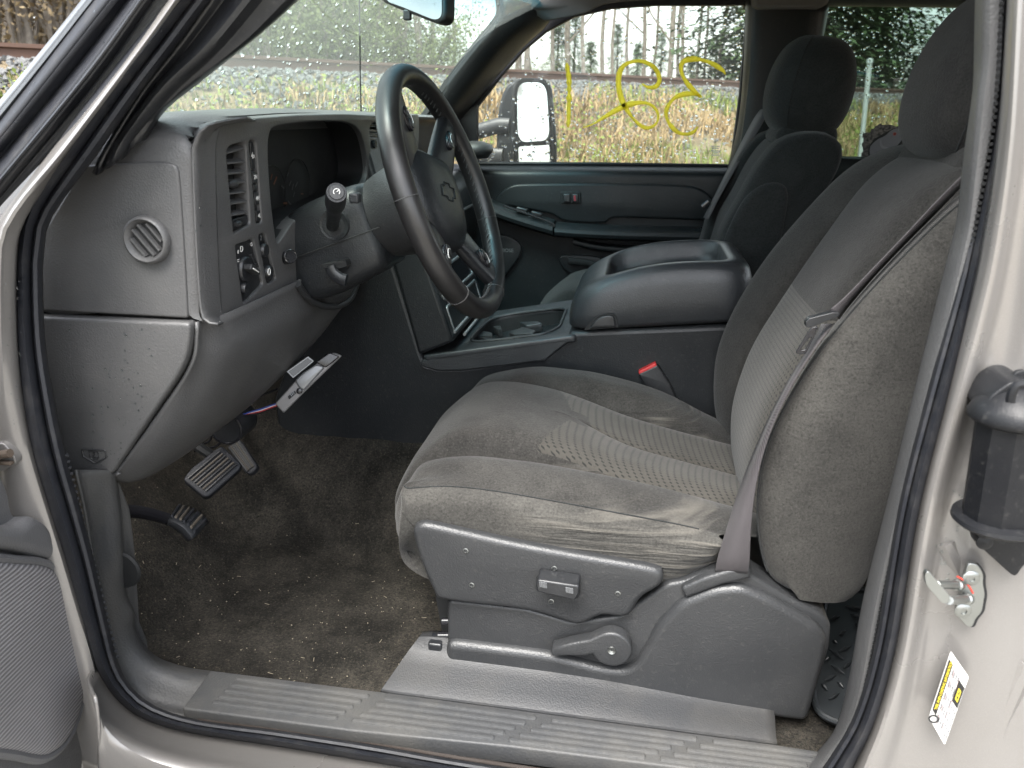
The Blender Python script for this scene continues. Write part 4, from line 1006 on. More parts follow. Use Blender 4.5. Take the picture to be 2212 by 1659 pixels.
mb = MB(); mb.tube(cr(S([(1228, 563), (1265, 567), (1285, 574), (1292, 590), (1292, 610)], 1.535), 4), .011, 10, ry=.006); mb.build('release_lever', 'black_matte', pdr)
# window frame and pane
win_l = [(1031, 351), (1026, 300), (1030, 232), (1082, 165), (1130, 110), (1180, 68), (1240, 36), (1320, 18), (1420, 11), (1550, 11), (1606, 10), (1612, 14), (1612, 40), (1598, 200), (1578, 356)]
wi = [A(u, v, 1.642) for u, v in win_l]
mb = MB(); mb.add(wi, [tuple(range(len(wi)))]); mb.build('window_pane', 'glass_side', pdr, solid=.004)
PW = vplane(1.62)
wo = pl2([(1008, 362), (1008, 215), (1070, 140), (1120, 85), (1172, 42), (1235, 8), (1320, -8), (1420, -16), (1550, -16), (1640, -16), (1640, 60), (1622, 220), (1600, 368)], PW)
plate('window_frame', [wo, [V(PW.uv(u, v)) for u, v in win_l]], PW, .03, 'rubber', pdr, bev=.003, h=.0)
mb = MB(); mb.prism(rpoly(S([(985, 255), (1030, 225), (1030, 355), (990, 358)], 1.60), .005), (0, .03, 0)); mb.build('mirror_sail', 'trim_black', pdr, bevel=.004)
mb = MB(); mb.tube(S([(1025, 353), (1300, 354), (1580, 358)], 1.62), .005, 8); mb.build('window_wiper_strip', 'rubber', pdr)
# maker's etching low in the pane
PG_ = vplane(1.637)
et = thing('glass_etching', 'faint white etched stamp low in the corner of the passenger window', 'etching', A(1545, 330, 1.637))
for k, (u0, u1, v) in enumerate([(1535, 1555, 317), (1538, 1552, 321), (1536, 1556, 327), (1540, 1552, 331), (1537, 1555, 336)]):
    a_, b_ = V(PG_.uv(u0, v)), V(PG_.uv(u1, v))
    plate('etched_line', [[a_, b_, b_ + V((0, .0025)), a_ + V((0, .0025))]], PG_, .0004, 'white_print', et)
# the handwritten number
wr = thing('window_writing', 'number handwritten in yellow marker on the passenger window', 'writing', A(1390, 250, 1.636))
def ink(pts, wid, name):
    k = 1200 / 2212 / 1.7360; p3 = resample(cr([A(979.3 + x * k, y * k, 1.636) for x, y in pts], 10), 110)
    mb = MB(); L, Rr = [], []
    for i, p in enumerate(p3):
        t = (p3[min(i + 1, 109)] - p3[max(i - 1, 0)]).normalized(); n_ = V((-t.z, 0, t.x))
        w_ = wid * 1.6 * (.75 + .5 * noise.noise(V((i * .11, wid * 900, len(pts))))) * min(1, .35 + min(i, 109 - i) / 10)
        L.append(p + n_ * w_); Rr.append(p - n_ * w_)
    mb.loft([L, Rr], closed=False); mb.build(name, 'marker_yellow', wr, solid=.0008)
ink([(783, 435), (790, 480), (800, 560), (800, 680), (797, 800), (793, 880)], .0055, 'stroke')
ink([(1305, 580), (1345, 603), (1400, 598), (1425, 550), (1400, 480), (1340, 435), (1270, 422), (1190, 445), (1150, 500), (1142, 590), (1165, 690), (1220, 790), (1290, 865), (1350, 885), (1405, 850), (1415, 790), (1385, 740), (1330, 712), (1250, 715), (1160, 745), (1060, 800), (960, 860), (895, 882)], .0052, 'stroke')
ink([(1880, 515), (1860, 485), (1780, 435), (1680, 408), (1605, 418), (1575, 450), (1580, 510), (1620, 580), (1670, 635), (1712, 675), (1690, 655), (1620, 648), (1545, 668), (1495, 715), (1470, 780), (1490, 850), (1545, 910), (1605, 928), (1660, 912), (1690, 875)], .0050, 'stroke')

# towing mirror outside
tm = thing('towing_mirror', 'tall black towing mirror on an arm outside the passenger window', 'mirror', A(1130, 280, 1.85))
PM = Plane(A(1130, 265, 1.86), (1, .12, 0), (0, 0, 1))
sh_ = [PM.uv(u, v) for u, v in [(1072, 352), (1072, 300), (1076, 240), (1088, 195), (1108, 175), (1140, 168), (1170, 170), (1188, 182), (1195, 215), (1195, 380), (1072, 380)]]
plate('housing', [resample(cr([V(p) for p in sh_], 4, True), 70, True)], PM, .08, 'plastic_dark', tm, bev=.012, res=4, h=-.02)
def oval(l): return resample(cr([V(PM.uv(u, v)) for u, v in l], 4, True), 50, True)
PMp = Plane(A(1152, 255, 1.80), (.66, .75, 0), (-.05, .04, 1))
def mp_(l): return [V(PMp.uv(u, v)) for u, v in l]
plate('mirror_pane', [rpoly(mp_([(1116, 308), (1114, 176), (1180, 177), (1189, 303)]), .045, 6)], PMp, .006, 'mirror_glass', tm, h=.002)
plate('spotter_pane', [rpoly(mp_([(1117, 317), (1189, 312), (1190, 352), (1118, 354)]), .01, 3)], PMp, .006, 'mirror_glass', tm, h=.001)
plate('pane_surround', [rpoly(mp_([(1110, 360), (1108, 168), (1188, 170), (1197, 358)]), .05, 6), rpoly(mp_([(1117, 309), (1115, 178), (1180, 178), (1188, 304)]), .044, 6), rpoly(mp_([(1118, 317), (1188, 313), (1189, 351), (1119, 353)]), .009, 3)], PMp, .014, 'black_matte', tm, bev=.002, h=.006)
mb = MB(); mb.tube(cr(S([(1000, 292), (1040, 282), (1075, 272), (1100, 272)], 1.87), 4), .026, 12, ry=.016); mb.build('arm', 'plastic_grey_clean', tm)
mb = MB(); mb.tube(cr(S([(1000, 345), (1040, 338), (1085, 340)], 1.87), 4), .03, 12, ry=.012); mb.build('lower_arm', 'plastic_grey_clean', tm)
# rear-view mirror and the cable
rv = thing('rear_view_mirror', 'black-framed rear view mirror hanging at the top of the windshield', 'mirror', A(900, 0, .72))
PR = Plane(A(900, 10, .74), (.93, -.36, 0), (.06, .1, 1))
hl = [V(PR.uv(u, v)) for u, v in [(820, -55), (822, 2), (868, 22), (940, 50), (955, 50), (966, 38), (966, -55)]]
plate('housing', [rpoly(hl, .015, 5)], PR, .035, 'trim_black', rv, bev=.007, res=3, h=.004)
hi = [V(PR.uv(u, v)) for u, v in [(835, -50), (838, 4), (872, 16), (938, 43), (950, 43), (958, 34), (957, -50)]]
plate('mirror_pane', [rpoly(hi, .012, 5)], PR, .003, 'mirror_dark', rv, h=.0055)
mb = MB(); mb.box(PR.at(*PR.uv(879, 32), -.002), (.016, .012, .02)); mb.build('night_tab', 'trim_black', rv, bevel=.003)
mb = MB(); mb.tube(cr([A(776, -20, .95), A(777, 60, .95), A(778, 150, .95), A(780, 243, .95)], 5), .0018, 6)
tag(mb.build('cable', 'black_matte'), 'thin black cable hanging down the middle of the windshield', 'cable')
# bird decal on the rear side window
PB_ = vplane(1.612)
bd = thing('bird_decal', 'decal of a grey bird poking through a torn hole on the rear window', 'decal', A(1900, 300, 1.612))
def c3(l): return [V(PB_.uv(1474.9 + x / 3, y / 3)) for x, y in l]
rr = random.Random(4)
edge_ = []
for x, y in [(1160, 1020), (1165, 900), (1160, 860), (1200, 865), (1230, 825), (1290, 805), (1350, 815), (1440, 820), (1470, 870), (1460, 940), (1420, 970), (1400, 1020)]: edge_.append((x, y))
ep = resample([V((x, y, 0)) for x, y in edge_], 70, True)
ep = [(p.x + rr.uniform(-9, 9), p.y + rr.uniform(-9, 9)) for p in ep]
plate('torn_edge', [c3(ep)], PB_, .0006, 'decal_rag', bd, h=.0)
plate('hole', [c3([(1200, 1000), (1205, 950), (1240, 900), (1310, 860), (1370, 830), (1440, 840), (1440, 900), (1420, 930), (1360, 980), (1330, 1015), (1210, 1018)])], PB_, .0006, 'black_print', bd, h=.0008)
plate('bird_body', [resample(cr(c3([(1212, 1000), (1215, 950), (1260, 905), (1310, 880), (1350, 845), (1390, 832), (1425, 850), (1425, 890), (1400, 930), (1370, 965), (1335, 1015), (1225, 1015)]), 4, True), 60, True)], PB_, .0006, 'bird_grey', bd, h=.0016)
plate('collar', [resample(cr(c3([(1283, 900), (1275, 930), (1290, 960), (1325, 967), (1350, 962), (1325, 955), (1298, 945), (1286, 925)]), 4, True), 40, True)], PB_, .0005, 'bird_light', bd, h=.0022)
plate('beak', [resample(cr(c3([(1408, 872), (1425, 855), (1445, 858), (1450, 890), (1432, 905), (1415, 895)]), 4, True), 30, True)], PB_, .0006, 'bird_red', bd, h=.0024)
plate('eye', [circ(c3([(1372, 868)])[0], .0045, 14)], PB_, .0005, 'bird_red', bd, h=.0024)
plate('pupil', [circ(c3([(1372, 868)])[0], .002, 10)], PB_, .0005, 'black_print', bd, h=.003)

# ================================================================== dashboard
dash = thing('dashboard', 'grey moulded dashboard with gauge hood, air vents and switch panel', 'dashboard', (-.7, .4, .5))
XO = [(-.98, .80), (-.80, .845), (-.70, .862), (-.62, .871), (-.575, .869), (-.553, .858), (-.552, .82), (-.572, .70), (-.59, .612), (-.60, .600), (-.82, .600), (-.98, .62)]
def section(y, dz=0, dx=0, sc=1.0):
    return [V((x + (dx if x > -.62 else 0), y, z + (dz if z > .78 else 0))) for x, z in XO]
dn = [resample(cr([A(u, v, -.004) for u, v in [(60, 668), (70, 600), (95, 550), (205, 362), (262, 310), (310, 286)]], 4), 8)]
# end section follows the pillar; then the hood rises
E0 = [A(u, v, -.004) for u, v in [(70, 668), (85, 575), (205, 362), (270, 310), (330, 285), (385, 290), (410, 320), (414, 345), (420, 520), (426, 686), (418, 690), (250, 680)]]
E1 = [V((p.x - .004, .012, p.z)) for p in E0]
def lerp_sec(a, b, t): return [p.lerp(q, t) for p, q in zip(a, b)]
K = [(0, -.004), (1, .03), (2, .1), (3, .7), (4, 1.2), (5, 1.5), (6, 1.555)]
secE = [V((p.x, -.004, p.z)) for p in E0]
full = lambda y, dz=0: [V((-.98, y, .78)), V((-.90, y, .815)), V((-.80, y, .845 + dz)), V((-.70, y, .862 + dz)), V((-.625, y, .868 + dz)), V((-.58, y, .866 + dz)), V((-.556, y, .856 + dz)), V((-.60, y, .838)), V((-.635, y, .71)), V((-.64, y, .612)), V((-.65, y, .600)), V((-.82, y, .600))]
rings = []
ins_c = V((-.68, -.004, .70))
rings.append([ins_c + (p - ins_c) * .93 for p in secE])
rings.append([V((p.x, .004, p.z)) for p in secE])
for y, t, dz in ((.02, .35, 0), (.05, .62, 0), (.10, .88, 0), (.18, 1, 0), (.35, 1, .004), (.60, 1, .003), (.9, 1, 0), (1.3, 1, -.005), (1.5, 1, -.01)):
    e_ = [V((p.x, y, p.z)) for p in secE]; rings.append(lerp_sec(e_, full(y, dz), t))
rings.append([V((p.x - .03, 1.555, p.z - (.03 if p.z > .7 else 0))) for p in full(1.555)])
rr_ = [resample(cr(r_, 5, True), 90, True) for r_ in rings]
cols = [cr([r_[j] for r_ in rr_], 3) for j in range(90)]
mb = MB(); mb.loft([[cols[j][i] for j in range(90)] for i in range(len(cols[0]))], True, True, True); mb.build('upper_pad', 'plastic_grey', dash, ang=50)
# end panel with the round side vent
PC = vplane(-.0075)
def c1(l): return [V(PC.uv(u, v)) for u, v in l]
vent_c = V(PC.uv(322, 517))
cap_l = rpoly(c1([(46, 668), (50, 595), (66, 548), (180, 358), (330, 348), (378, 352), (386, 375), (398, 560), (405, 688)]), [.004, .01, .02, .004, .03, .02, .03, .05, .004])
rad = (V(PC.uv(368, 517)) - vent_c).x
plate('end_panel', [cap_l, circ(vent_c, rad * .80, 36)], PC, .016, 'plastic_grey', dash, bev=.003, res=3)
vt = thing  # (the vent's pieces are parts of the dashboard)
mb = MB(); o3 = PC.at(*vent_c)
mb.lathe(o3, (0, -1, 0), [(rad * 1.02, -.002), (rad * 1.04, .003), (rad * .99, .0105), (rad * .90, .0115), (rad * .80, .008), (rad * .73, .0035), (rad * .70, -.002)], 40, cap=False); ring = mb.build('side_vent', 'plastic_grey', dash, ang=60)
mb = MB(); mb.lathe(o3, (0, -1, 0), [(rad * .74, -.004), (rad * .72, .0012), (.0005, .0012)], 30, cap=False); mb.build('duct', 'black_matte', ring)
for k in range(4):
    o_k = (-.0225 + .015 * k) * rad / .042; d_ = V((math.cos(R(-52)), 0, math.sin(R(-52)))); n_ = V((-d_.z, 0, d_.x)); h_ = math.sqrt(max((rad * .71) ** 2 - o_k ** 2, 1e-6))
    c0 = o3 + n_ * o_k + V((0, -.0075, 0)); bk_ = V((0, .006, 0)) + n_ * .0005; t_ = n_ * .0013
    mb = MB(); mb.add([c0 - d_ * h_ + t_, c0 + d_ * h_ + t_, c0 + d_ * h_ + t_ + bk_, c0 - d_ * h_ + t_ + bk_, c0 - d_ * h_ - t_, c0 + d_ * h_ - t_, c0 + d_ * h_ - t_ + bk_, c0 - d_ * h_ - t_ + bk_], [(0, 1, 2, 3), (4, 7, 6, 5), (0, 4, 5, 1), (3, 2, 6, 7), (0, 3, 7, 4), (1, 5, 6, 2)]); mb.build('slat', 'plastic_grey', ring, smooth=False)
# fuse cover below it
fc = rpoly(c1([(58, 679), (418, 694), (417, 735), (404, 790), (248, 1020), (150, 1022), (128, 975)]), [.004, .008, .03, .03, .006, .01, .03])
plate('fuse_cover', [fc], PC, .022, 'plastic_grey', dash, bev=.005, h=.009, res=3)
PC2 = vplane(-.017)
def k4(l): return [V(PC2.uv(x / 3, 553 + y / 3)) for x, y in l]
emb = k4([(528, 1250), (682, 1258), (690, 1305), (620, 1345), (540, 1300)])
mb = MB(); mb.tube([PC2.at(p.x, p.y, .0002) for p in rpoly(emb, .003)], .0011, 6, closed=True); mb.build('latch_emblem', 'plastic_grey_clean', dash)
mb = MB(); mb.tube([PC2.at(p.x, p.y, .0002) for p in k4([(578, 1265), (635, 1270), (640, 1305), (583, 1300)])], .0009, 6, closed=True)
mb.tube([PC2.at(p.x, p.y, .0002) for p in k4([(612, 1270), (602, 1286), (616, 1284), (606, 1300)])], .0007, 5)
mb.tube([PC2.at(p.x, p.y, .0002) for p in k4([(590, 1305), (600, 1318), (632, 1316), (638, 1300)])], .0008, 5); mb.build('fuse_symbol', 'plastic_grey_clean', dash)
# knee bolster
kb = []
for y, top, prf in [(-.006, None, [(424, 697), (424, 725), (411, 790), (340, 895), (252, 1020), (262, 1022)]),]:
    kb.append([A(u, v, y) for u, v in prf])
for y, k in ((.012, 0), (.05, 1), (.12, 2), (.2, 3), (.3, 4), (.42, 5), (.52, 6), (.64, 7)):
    xt = (-.562, -.548, -.545, -.545, -.545, -.55, -.56, -.575)[k]
    bx, bz = ((-.727, .362), (-.722, .342), (-.712, .340), (-.697, .350), (-.67, .374), (-.615, .440), (-.60, .48), (-.60, .5))[k]
    mx, mz = ((-.575, .545), (-.557, .54), (-.553, .53), (-.553, .53), (-.553, .535), (-.555, .55), (-.565, .56), (-.58, .57))[k]
    kb.append([V((xt, y, .606)), V((xt - .003, y, .585)), V((mx, y, mz)), V(((mx + bx) / 2 + .012, y, (mz + bz) / 2 - .012)), V((bx, y, bz)), V((bx - .03, y, bz + .01))])
mb = MB(); mb.loft(patch(kb, 30, 4), closed=False); mb.build('knee_bolster', 'plastic_grey', dash, solid=.004, ang=60)
# gauge and switch bezel
PZ = Plane((-.549, 0, .70), (0, 1, 0), (.075, 0, 1))       # faces the driver; local x = +y, local y = up
def z7(l, h=.004): return [V(PZ.uv(403.2 + x * .2951, 230.4 + y * .2951, h)) for x, y in l]
def z10(l): return [V(PZ.uv(576 + x * .27085, 230.4 + y * .27085)) for x, y in l]
def zs(l): return [V(PZ.uv(u, v)) for u, v in l]
outer = zs([(452, 690), (436, 640), (428, 500), (428, 330), (446, 272), (520, 256), (640, 247), (740, 245), (835, 250)]) + [V((1.0, .165)), V((1.0, -.12))] + zs([(760, 560), (645, 614), (530, 676), (480, 699)])
outer = rpoly(outer, [.03, .03, .05, .05, .03, .05, .05, .05, .05, .02, .02, .05, .02, .03, .03], 4)
clus = zs([(573, 330), (575, 290), (585, 272), (668, 262), (748, 262), (778, 282), (793, 371), (780, 402), (700, 448), (635, 466), (600, 522), (592, 525), (580, 437)])
clus = rpoly(clus, [.04, .02, .04, .05, .06, .05, .03, .05, .05, .05, .02, .01, .05], 4)
h1a = rpoly(z7([(292, 335), (312, 286), (412, 258), (436, 272), (468, 850), (460, 868), (345, 930)]), [.01, .012, .008, .006, .004, .004, .004])
h1b = rpoly(z7([(456, 262), (474, 240), (500, 243), (513, 270), (553, 836), (545, 850), (512, 858)]), [.005, .006, .006, .005, .003, .003, .003])
h2a = rpoly(z7([(357, 1015), (482, 968), (496, 985), (562, 1292), (550, 1312), (425, 1440), (412, 1430)]), .004)
h2b = rpoly(z7([(527, 940), (568, 925), (581, 940), (655, 1252), (648, 1268), (602, 1300), (588, 1290)]), .004)
h3 = rpoly(z10([(805, 160), (840, 125), (1020, 150), (1000, 600), (830, 520)]), .008)
bez = plate('gauge_bezel', [outer, clus, h1a, h1b, h2a, h2b, h3], PZ, .022, 'plastic_grey', dash, bev=.0028, res=3, h=.004)
# rounded left shoulder of the bezel
sh = [[A(u, v, -.005) for u, v in [(470, 700), (440, 692), (430, 640), (421, 500), (415, 335), (420, 305), (436, 280)]] + [A(470, 264, .02), A(530, 253, .05)],
      [A(u, v, .004) for u, v in [(474, 700), (452, 693), (441, 640), (433, 500), (428, 335), (433, 302), (446, 277)]] + [A(478, 264, .03), A(536, 254, .06)],
      [V((-.549, 0, 0)) + V((0, 0, 0)) if False else PZ.at(*PZ.uv(u, v), .004) for u, v in [(478, 698), (464, 688), (455, 640), (448, 500), (444, 335), (447, 300), (457, 274), (486, 265), (540, 257)]], [PZ.at(*PZ.uv(u, v), .0046) for u, v in [(486, 697), (476, 686), (468, 640), (461, 500), (457, 335), (460, 300), (470, 277), (494, 268), (545, 260)]]]
mb = MB(); mb.loft(patch(sh, 30, 5), closed=False); mb.build('bezel_shoulder', 'plastic_grey', dash, solid=.003, ang=80)
def zplate(name, l, mat, depth, h, bev=.001, r=.003, par=None): return plate(name, [rpoly(l, r)], PZ, depth, mat, par or dash, bev=bev, h=h)
zplate('vent_recess', z7([(240, 300), (330, 200), (440, 200), (500, 880), (460, 920), (320, 980)], -.02), 'black_matte', .006, -.018)
zplate('switch_recess', z7([(440, 240), (480, 200), (530, 220), (575, 850), (510, 900)], -.004), 'trim_black', .006, -.003)
zplate('light_panel', z7([(335, 1000), (490, 940), (580, 1300), (415, 1470)], -.002), 'trim_black', .006, -.001)
zplate('button_panel', z7([(510, 930), (580, 905), (672, 1265), (595, 1325)], -.002), 'trim_black', .006, -.001)
zplate('gauge_face', [V((.12, -.10)), V((.75, -.10)), V((.75, .16)), V((.12, .16))], 'black_matte', .006, -.06, r=.01)
# gauge recess walls
gl_ = [PZ.at(p.x, p.y, -.006) for p in resample(clus, 60, True)]; gb_ = [PZ.at(p.x, p.y, -.058) for p in resample(clus, 60, True)]
mb = MB(); mb.loft([gl_, gb_], True); mb.build('gauge_well', 'black_matte', dash, ang=60)
for k, (x, y) in enumerate([(30, 560), (60, 590), (140, 770), (275, 695), (160, 540), (180, 610), (200, 640), (175, 770), (210, 700), (290, 790), (120, 640), (230, 620)]):
    c_ = V(PZ.uv(576 + x * .27085 + 2, 230.4 + y * .27085, -.055)); d_ = V((.004 + .004 * random.random(), .0)); a_ = random.uniform(-.6, 1.0); d_ = V((d_.x * math.cos(a_), d_.x * math.sin(a_))); n_ = V((-d_.y, d_.x)) * .22
    plate('gauge_mark', [[c_ - d_ - n_, c_ + d_ - n_, c_ + d_ + n_, c_ - d_ + n_]], PZ, .0006, 'orange_mark' if k < 4 else 'gauge_grey', dash, h=-.0545)
for cx_, r_ in ((.31, .05), (.41, .055)):
    mb = MB(); p0 = PZ.at(cx_ + .02, .03, -.056); mb.tube([p0 + PZ.ex * (r_ * math.cos(a)) + PZ.ey * (r_ * math.sin(a)) for a in [2 * math.pi * k / 40 for k in range(40)]], .0010, 6, closed=True); mb.build('gauge_ring', 'black_matte', dash)
# vent louvres
for yl, yr in ((345, 300), (418, 403), (495, 478), (570, 549), (642, 622), (718, 692), (805, 772)):
    a_, b_ = z7([(285, yl), (436 + (yl - 330) * .075, yr)], .0)
    pa, pb = PZ.at(a_.x, a_.y, 0), PZ.at(b_.x, b_.y, 0)
    mb = MB(); dn_ = PZ.ey * .0012; bk_ = -PZ.n * .011 + PZ.ey * .003
    mb.add([pa + dn_, pb + dn_, pb + dn_ + bk_, pa + dn_ + bk_, pa - dn_, pb - dn_, pb - dn_ + bk_, pa - dn_ + bk_], [(0, 1, 2, 3), (4, 7, 6, 5), (0, 4, 5, 1), (3, 2, 6, 7), (0, 3, 7, 4), (1, 5, 6, 2)]); mb.build('louvre', 'plastic_grey', dash, bevel=.0006)
a_ = z7([(340, 565)], .003)[0]; mb = MB(); p0 = PZ.at(a_.x, a_.y, .003)
mb.tube([p0 - PZ.ex * .011, p0 - PZ.ex * .006, p0, p0 + PZ.ex * .006, p0 + PZ.ex * .011], [.0025, .0048, .0055, .0048, .0025], 12); mb.build('louvre_knob', 'plastic_grey_clean', dash)
zplate('vent_slider', z7([(326, 830), (464, 790), (468, 852), (338, 905)], .0), 'trim_black', .008, .0)
a_ = z7([(380, 858)], .003)[0]; mb = MB(); p0 = PZ.at(a_.x, a_.y, .002); mb.tube([p0 - PZ.ex * .007, p0, p0 + PZ.ex * .007], [.003, .005, .003], 10); mb.build('slider_thumb', 'plastic_grey_clean', dash)
for k, l in enumerate([[(466, 262), (500, 252), (512, 455), (478, 462)], [(480, 478), (514, 474), (520, 555), (487, 560)], [(490, 570), (519, 567), (523, 610), (494, 614)], [(496, 628), (526, 624), (534, 715), (504, 722)], [(508, 762), (541, 757), (548, 836), (516, 842)]]):
    hh = .002 if k else -.001
    b_ = zplate('drive_button', z7(l, hh), 'trim_black', .006, hh, bev=.0012, r=.0015)
    c_ = sum(z7(l, hh), V((0, 0))) / 4
    if k != 2: text('button_mark', ('4x4', '2H', '', '4H', '4L')[k], PZ, c_.x + .001, c_.y, .0085 if k else .012, 'white_print', b_, h=hh + .0004)
# headlight panel
c_ = z7([(440, 1190)], .004)[0]; p0 = PZ.at(c_.x, c_.y, -.001)
mb = MB(); mb.lathe(p0, PZ.n, [(.0185, 0), (.0185, .004), (.0165, .0065), (.0005, .007)], 28, cap=False); kn = mb.build('light_knob', 'trim_black', dash, ang=40)
mb = MB(); mb.box(p0 + PZ.n * .012 + PZ.ex * .002, (.013, .028, .0085), Matrix.Rotation(R(-28), 3, 'X')); mb.build('grip', 'plastic_grey_clean', kn, bevel=.0018)
mb = MB(); mb.box(p0 + PZ.n * .0190 + PZ.ex * .0, (.001, .018, .0014), Matrix.Rotation(R(-28), 3, 'X')); mb.build('pointer', 'white_print', kn)
for x, y, s_ in ((375, 1075, '*'), (400, 1043, 'D'), (375, 1130, '='), (385, 1215, 'O'), (472, 1003, 'o')):
    a_ = z7([(x, y)], -.001)[0]; text('light_symbol', s_, PZ, a_.x, a_.y, .012, 'white_print', dash, h=-.0004)
for k in range(7):
    a_ = z7([(470 + k * 6.8, 1085 + k * 14)], .0)[0]; mb = MB(); mb.box(PZ.at(a_.x, a_.y, .0), (.005, .007, .0026)); mb.build('dimmer_tooth', 'plastic_grey_clean', dash, bevel=.0006)
for x, y, r_ in ((425, 1330, .0085), (566, 1050, .0105), (600, 1210, .0105)):
    a_ = z7([(x, y)], .004)[0]; mb = MB(); mb.lathe(PZ.at(a_.x, a_.y, -.001), PZ.n, [(r_, 0), (r_, .006), (r_ * .85, .009), (r_ * .3, .0078), (.0005, .0078)], 22, cap=False); mb.build('push_button', 'trim_black', dash, ang=50)
a_ = z7([(606, 1208)], .009)[0]; mb = MB(); p_ = PZ.at(a_.x, a_.y, .0085); mb.tube([p_ + PZ.ex * (.0038 * math.cos(t)) + PZ.ey * (.005 * math.sin(t)) for t in [2 * math.pi * k / 20 for k in range(20)]], .0007, 5, closed=True); mb.build('button_ring', 'white_print', dash)
a_ = z7([(541, 962)], -.001)[0]; text('fog_symbol', '2', PZ, a_.x, a_.y, .010, 'grey_print', dash, h=-.0004)
# second vent beyond the gauges
zplate('centre_vent_recess', z10([(815, 165), (845, 135), (1010, 160), (990, 590), (840, 510)]), 'trim_black', .008, -.022)
for k in range(5):
    a_, b_ = z10([(818, 190 + k * 36), (1000, 205 + k * 42)]); mb = MB(); mb.tube([PZ.at(a_.x, a_.y, -.008), PZ.at(b_.x, b_.y, -.008)], .004, 6, ry=.006); mb.build('centre_louvre', 'plastic_dark', dash)
a_ = z10([(850, 300)])[0]; mb = MB(); mb.tube([PZ.at(a_.x, a_.y, -.01), PZ.at(a_.x, a_.y, .006)], .008, 10); mb.build('vent_thumb', 'plastic_dark', dash)
# passenger half
mb = MB(); mb.prism([V((x, .98, z)) for x, z in [(-.56, .70), (-.515, .68), (-.50, .60), (-.51, .50), (-.56, .44), (-.80, .42), (-.85, .6), (-.7, .7)]], (0, .56, 0)); mb.build('glove_box', 'plastic_dark', dash, bevel=.03, seg=5)
mb = MB(); mb.tube([V((-.503, .99, .603)), V((-.503, 1.52, .603))], .006, 8); mb.build('glove_box_ledge', 'plastic_grey_clean', dash)
mb = MB(); mb.lathe(A(1022, 322, 1.49), (0, 0, 1), [(.001, -.03), (.045, -.026), (.062, -.005), (.058, .012), (.03, .022), (.001, .024)], 24); mb.build('dash_corner', 'plastic_grey_clean', dash, ang=80)
# centre stack
so_ = [(-.60, .60), (-.505, .585), (-.50, .568), (-.453, .372), (-.375, .405), (-.405, .50), (-.424, .56), (-.45, .62), (-.52, .72), (-.55, .84), (-.62, .84)]
mb = MB(); mb.prism([V((x, .635, z)) for x, z in so_], (0, .36, 0)); mb.build('centre_stack', 'plastic_dark', dash, bevel=.008, seg=3)
PK = Plane((-.402, 0, .48), (0, 1, 0), (-.30, 0, 1))
for k, (z0, z1) in enumerate(((-.07, -.005), (.005, .07), (.085, .17))):
    lp = rpoly([V((.665, z0)), V((.965, z0)), V((.965, z1)), V((.665, z1))], .01); li = rpoly([V((.672, z0 + .007)), V((.958, z0 + .007)), V((.958, z1 - .007)), V((.672, z1 - .007))], .008)
    plate('stack_trim', [lp, li], PK, .012, 'silver_plastic', dash, bev=.002, h=.006)
    plate('stack_panel', [li], PK, .006, 'black_gloss', dash, h=.003)

# ================================================================== steering wheel and column
WC, WT_, WY = V((-.309, .353, .739)), R(19.6), R(-2.26)
wn = V((math.cos(WT_) * math.cos(WY), math.cos(WT_) * math.sin(WY), math.sin(WT_)))
we2 = V((-math.sin(WY), math.cos(WY), 0)); we1 = wn.cross(we2)
we1o, we2o = we1.copy(), we2.copy(); ph_ = R(12)        # turned slightly to the right
we1, we2 = we1o * math.cos(ph_) + we2o * math.sin(ph_), we2o * math.cos(ph_) - we1o * math.sin(ph_)
PWh = Plane(WC, we2, we1)
PWh.n = PWh.n if PWh.n.dot(wn) > 0 else -PWh.n
sw = thing('steering_wheel', 'black leather steering wheel with stitched rim and four spokes', 'steering wheel', WC)
def wl(a, b, c=0.0): return WC + we2 * a + we1 * b + wn * c
RR = .193
N_ = 120
path = [wl(RR * math.sin(t), RR * math.cos(t)) for t in [2 * math.pi * k / N_ for k in range(N_)]]
rings = []
for k in range(N_):
    t = 2 * math.pi * k / N_; rad_ = we2 * math.sin(t) + we1 * math.cos(t)
    grip = 1 + .05 * math.sin(22 * t) * (1 if 1.9 < t < 2.9 or 3.4 < t < 4.4 else .25)
    rings.append([path[k] + rad_ * (.0165 * math.cos(a)) * (grip if math.cos(a) < 0 else 1) + wn * (.0182 * math.sin(a)) * 1.0 for a in [2 * math.pi * j / 18 for j in range(18)]])
mb = MB(); mb.loft(rings, True, loop=True); mb.build('rim', 'leather', sw, ang=180)
# stitched seam on the inside of the rim
for k in range(96):
    t = R(8) + (2 * math.pi - R(16)) * k / 95; rad_ = we2 * math.sin(t) + we1 * math.cos(t); tg = we2 * math.cos(t) - we1 * math.sin(t)
    c = wl(0, 0) + rad_ * (RR - .0169)
    mb = MB(); mb.tube([c - tg * .0032 + wn * .003, c - rad_ * .0008, c + tg * .0026 - wn * .003], .0011, 5); mb.build('stitch', 'stitch', sw)
for t in (R(262), R(98), R(150), R(210)):      # joints of the leather cover
    rad_ = we2 * math.sin(t) + we1 * math.cos(t); c = wl(RR * math.sin(t), RR * math.cos(t))
    mb = MB(); mb.tube([c + rad_ * (.0169 * math.cos(a)) + wn * (.0187 * math.sin(a)) for a in [2 * math.pi * j / 24 for j in range(24)]], .0007, 5, closed=True); mb.build('cover_joint', 'stitch', sw)
